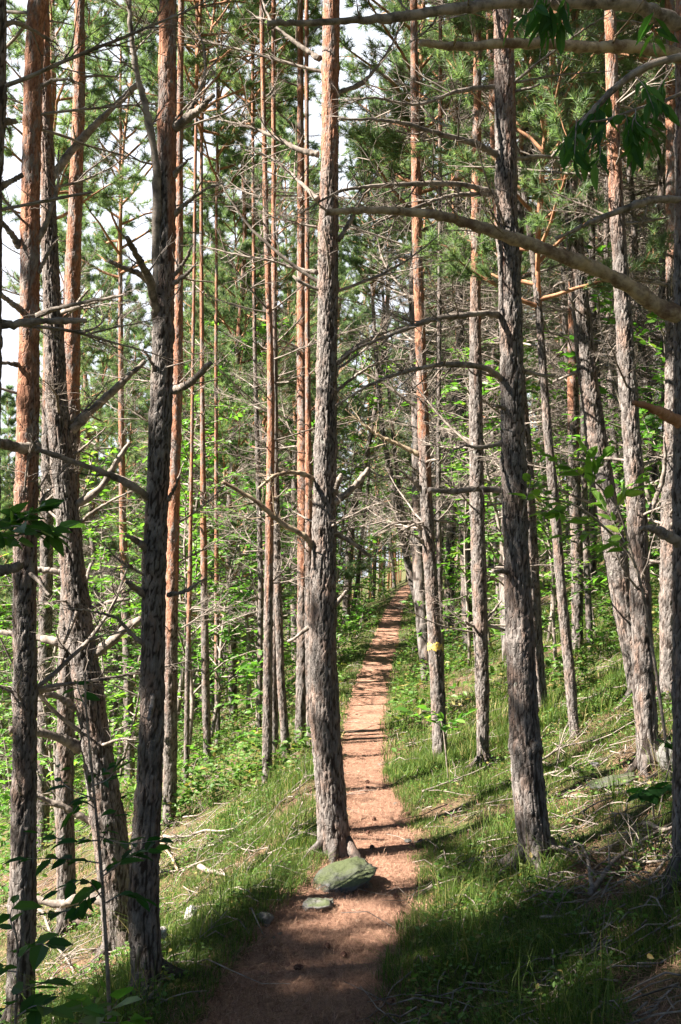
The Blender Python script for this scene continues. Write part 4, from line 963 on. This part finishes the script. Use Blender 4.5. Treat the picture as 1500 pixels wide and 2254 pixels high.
def grass_density(x, y):
    u, h = side(x, y); n1 = noise2(x, y, .8, 41); n2 = noise2(x, y, .3, 43, 2)
    d = sstep(.43, .6, n1*.65+n2*.35)
    d = np.where((u < -h) & (u > -h-.75) & (y < 6.6), np.maximum(d, .8), d)          # turf along the lower edge
    d = np.where((u > h) & (y < 6) & (u < h+.8), np.maximum(d, .45+.5*n2), d)
    d = np.where((u > h) & (u < h+.45) & (y > 7), np.maximum(d, .55), d)
    d = np.where((u < -h) & (u > -h-.4) & (y > 8), np.maximum(d, .75), d)
    d = np.where((u > h+.5) & (y > 6.5), np.maximum(d, sstep(.37, .52, noise2(x, y, 1.0, 47))*.9), d)
    d = np.where((u < -h-1.0) & (y < 12), d*.4, d)
    edge = (np.abs(u)-h)+(noise2(x, y, .2, 45, 2)-.5)*.16
    return d*sstep(-.02, .07, edge)
x, y = scatter(400000, 2.6, 9, 1.0, rg); k = rg.random(len(x)) < grass_density(x, y); x, y = x[k], y[k]
tall = noise2(x, y, .5, 51, 2)
blades(gm, rg, x, y, (.03+.09*tall**1.5)*rg.uniform(.6, 1.5, len(x)), rg.uniform(.0011, .0024, len(x)), 1.2, np.clip(rg.random(len(x))**1.7*.9+.15*(noise2(x, y, .4, 53)-.5), 0, 1))
x, y = scatter(170000, 8, 34, 1.3, rg); k = rg.random(len(x)) < grass_density(x, y); x, y = x[k], y[k]
blades(gm, rg, x, y, .09*rg.uniform(.5, 1.7, len(x)), rg.uniform(.0022, .0048, len(x)), 1.0, rg.random(len(x))**1.7)
# long arching tufts
cx_, cy_ = scatter(700, 3, 17, 1.0, rg); u, h = side(cx_, cy_); k = (np.abs(u)-h > .1) & ((u > 0) | (u > -h-.9)) & ((np.abs(u)-h < .7) | (rg.random(700) < .35)); cx_, cy_ = cx_[k], cy_[k]
x = np.repeat(cx_, 55)+rg.normal(size=len(cx_)*55)*.05; y = np.repeat(cy_, 55)+rg.normal(size=len(cx_)*55)*.05
blades(gm, rg, x, y, rg.uniform(.12, .30, len(x)), rg.uniform(.0011, .002, len(x)), 1.6, rg.random(len(x))**1.5)
tag(gm.obj('grass', [GRASS], None, None, True), 'short green grass and turf along both sides of the path', 'grass', kind='stuff')

hm = MB()
def herbs(n, ylo, yhi, pw, size, hmax, dens):
    x, y = scatter(n, ylo, yhi, pw, rg); u, h = side(x, y); c = sstep(.48, .6, noise2(x, y, 1.1, 61)*.6+noise2(x, y, .35, 63)*.4)
    k = (rg.random(n) < c*dens) & (np.abs(u)-h > .12); x, y = x[k], y[k]
    P = np.stack([x, y, ground(x, y)+hmax*rg.random(len(x))**.8*(.4+.6*noise2(x, y, .5, 65))], 1)
    D = rg.normal(size=(len(x), 3)); D[:, 2] = np.abs(D[:, 2])*.4
    leaves(hm, rg, P, D, size, 0, .55)
herbs(80000, 3.4, 12, 1.0, .026, .13, .7); herbs(120000, 9, 45, 1.35, .065, .5, .95)
tag(hm.obj('herb_layer', [HERB], None, None, False), 'low leafy herbs and bilberry growth covering the forest floor', 'undergrowth', kind='stuff')

lm = MB()
def litter(n, ylo, yhi, ln, wd, onpath):
    x, y = scatter(n, ylo, yhi, 1.2, rg); u, h = side(x, y)
    k = (np.abs(u)-h < .12) if onpath else (np.abs(u)-h > -.05); x, y = x[k], y[k]; m = len(x); a = rg.random(m)*6.283; l = ln*rg.uniform(.5, 1.3, m)
    dx, dy = np.cos(a)*l*.5, np.sin(a)*l*.5; w = wd*rg.uniform(.7, 1.3, m)
    z = ground(x, y)+.010+.012*rg.random(m)+.0008*np.maximum(y-8, 0); t = rg.normal(size=m)*.009
    V = np.stack([np.stack([x-dx-np.sin(a)*w, y-dy+np.cos(a)*w, z-t], 1), np.stack([x-dx+np.sin(a)*w, y-dy-np.cos(a)*w, z-t], 1), np.stack([x+dx, y+dy, z+t], 1)], 1).reshape(-1, 3)
    lm.add(V, None, np.arange(m*3).reshape(-1, 3), 0, var=np.repeat(np.clip(rg.random(m)*.9+.2*(noise2(x, y, .3, 71)-.5), 0, 1), 3))
litter(380000, 2.8, 10, .042, .0009, True); litter(160000, 3, 13, .06, .0014, False)
tag(lm.obj('needle_litter', [LITTER], None, None, False), 'fallen brown pine needles strewn on the path and banks', 'litter', kind='stuff')
tw = MB(); x, y = scatter(2600, 3, 22, 1.2, rg); u, h = side(x, y)
for a, b in zip(x[np.abs(u)-h > .1], y[np.abs(u)-h > .1]):
    t = rg.random()*6.283; L = rg.uniform(.1, .5)*(1+b*.03); P = curve_from(rg, (a, b, 0), (math.cos(t), math.sin(t), 0), L, 4, .2); P[:, 2] = ground(P[:, 0], P[:, 1])+rg.uniform(.01, .07, 5)
    tw.add(*tube_vf(P, np.linspace(.004, .0015, 5)*(1+b*.03), 3, False))
tag(tw.obj('twig_litter', [TWIG], None, None, True), 'countless broken dry twigs strewn over the forest floor', 'litter', kind='stuff')

rc = random.Random(4)
for k in range(26):
    y = rc.uniform(3.3, 8.5); x = float(xpath(y))+rc.uniform(-1.5, 1.5)*float(hwid(y)); mb = MB(); n = 9
    t = np.linspace(0, 1, 12); r = .013*np.sin(math.pi*np.clip(t*.86+.1, 0, 1))**.8*(1+.22*np.cos(t*40)); a = rc.uniform(0, 6.28)
    P = np.stack([(t-.5)*.042*math.cos(a), (t-.5)*.042*math.sin(a), np.full(12, .011)], 1); mb.add(*tube_vf(P, r, 9))
    tag(mb.obj('pine_cone', [LITTER], None, (x, y, gz(x, y)+.006)), 'small brown pine cone fallen on the path', 'cone', 'cones fallen on the path')
for k in range(22):
    y = rc.uniform(3.3, 9.5); sd = rc.choice((-1, 1)); x = float(xpath(y))+sd*rc.uniform(.7, 1.15)*float(hwid(y)); q = rc.uniform(.02, .05)
    o = rock('small grey pebble lying along the edge of the path', 'pebble', (x, y, gz(x, y)+q*.12), (q*1.3, q, q*.7), (0, 0, rc.uniform(0, 6)), GREYROCK, 200+k); o['category'] = 'pebble'; o['group'] = 'pebbles along the path'
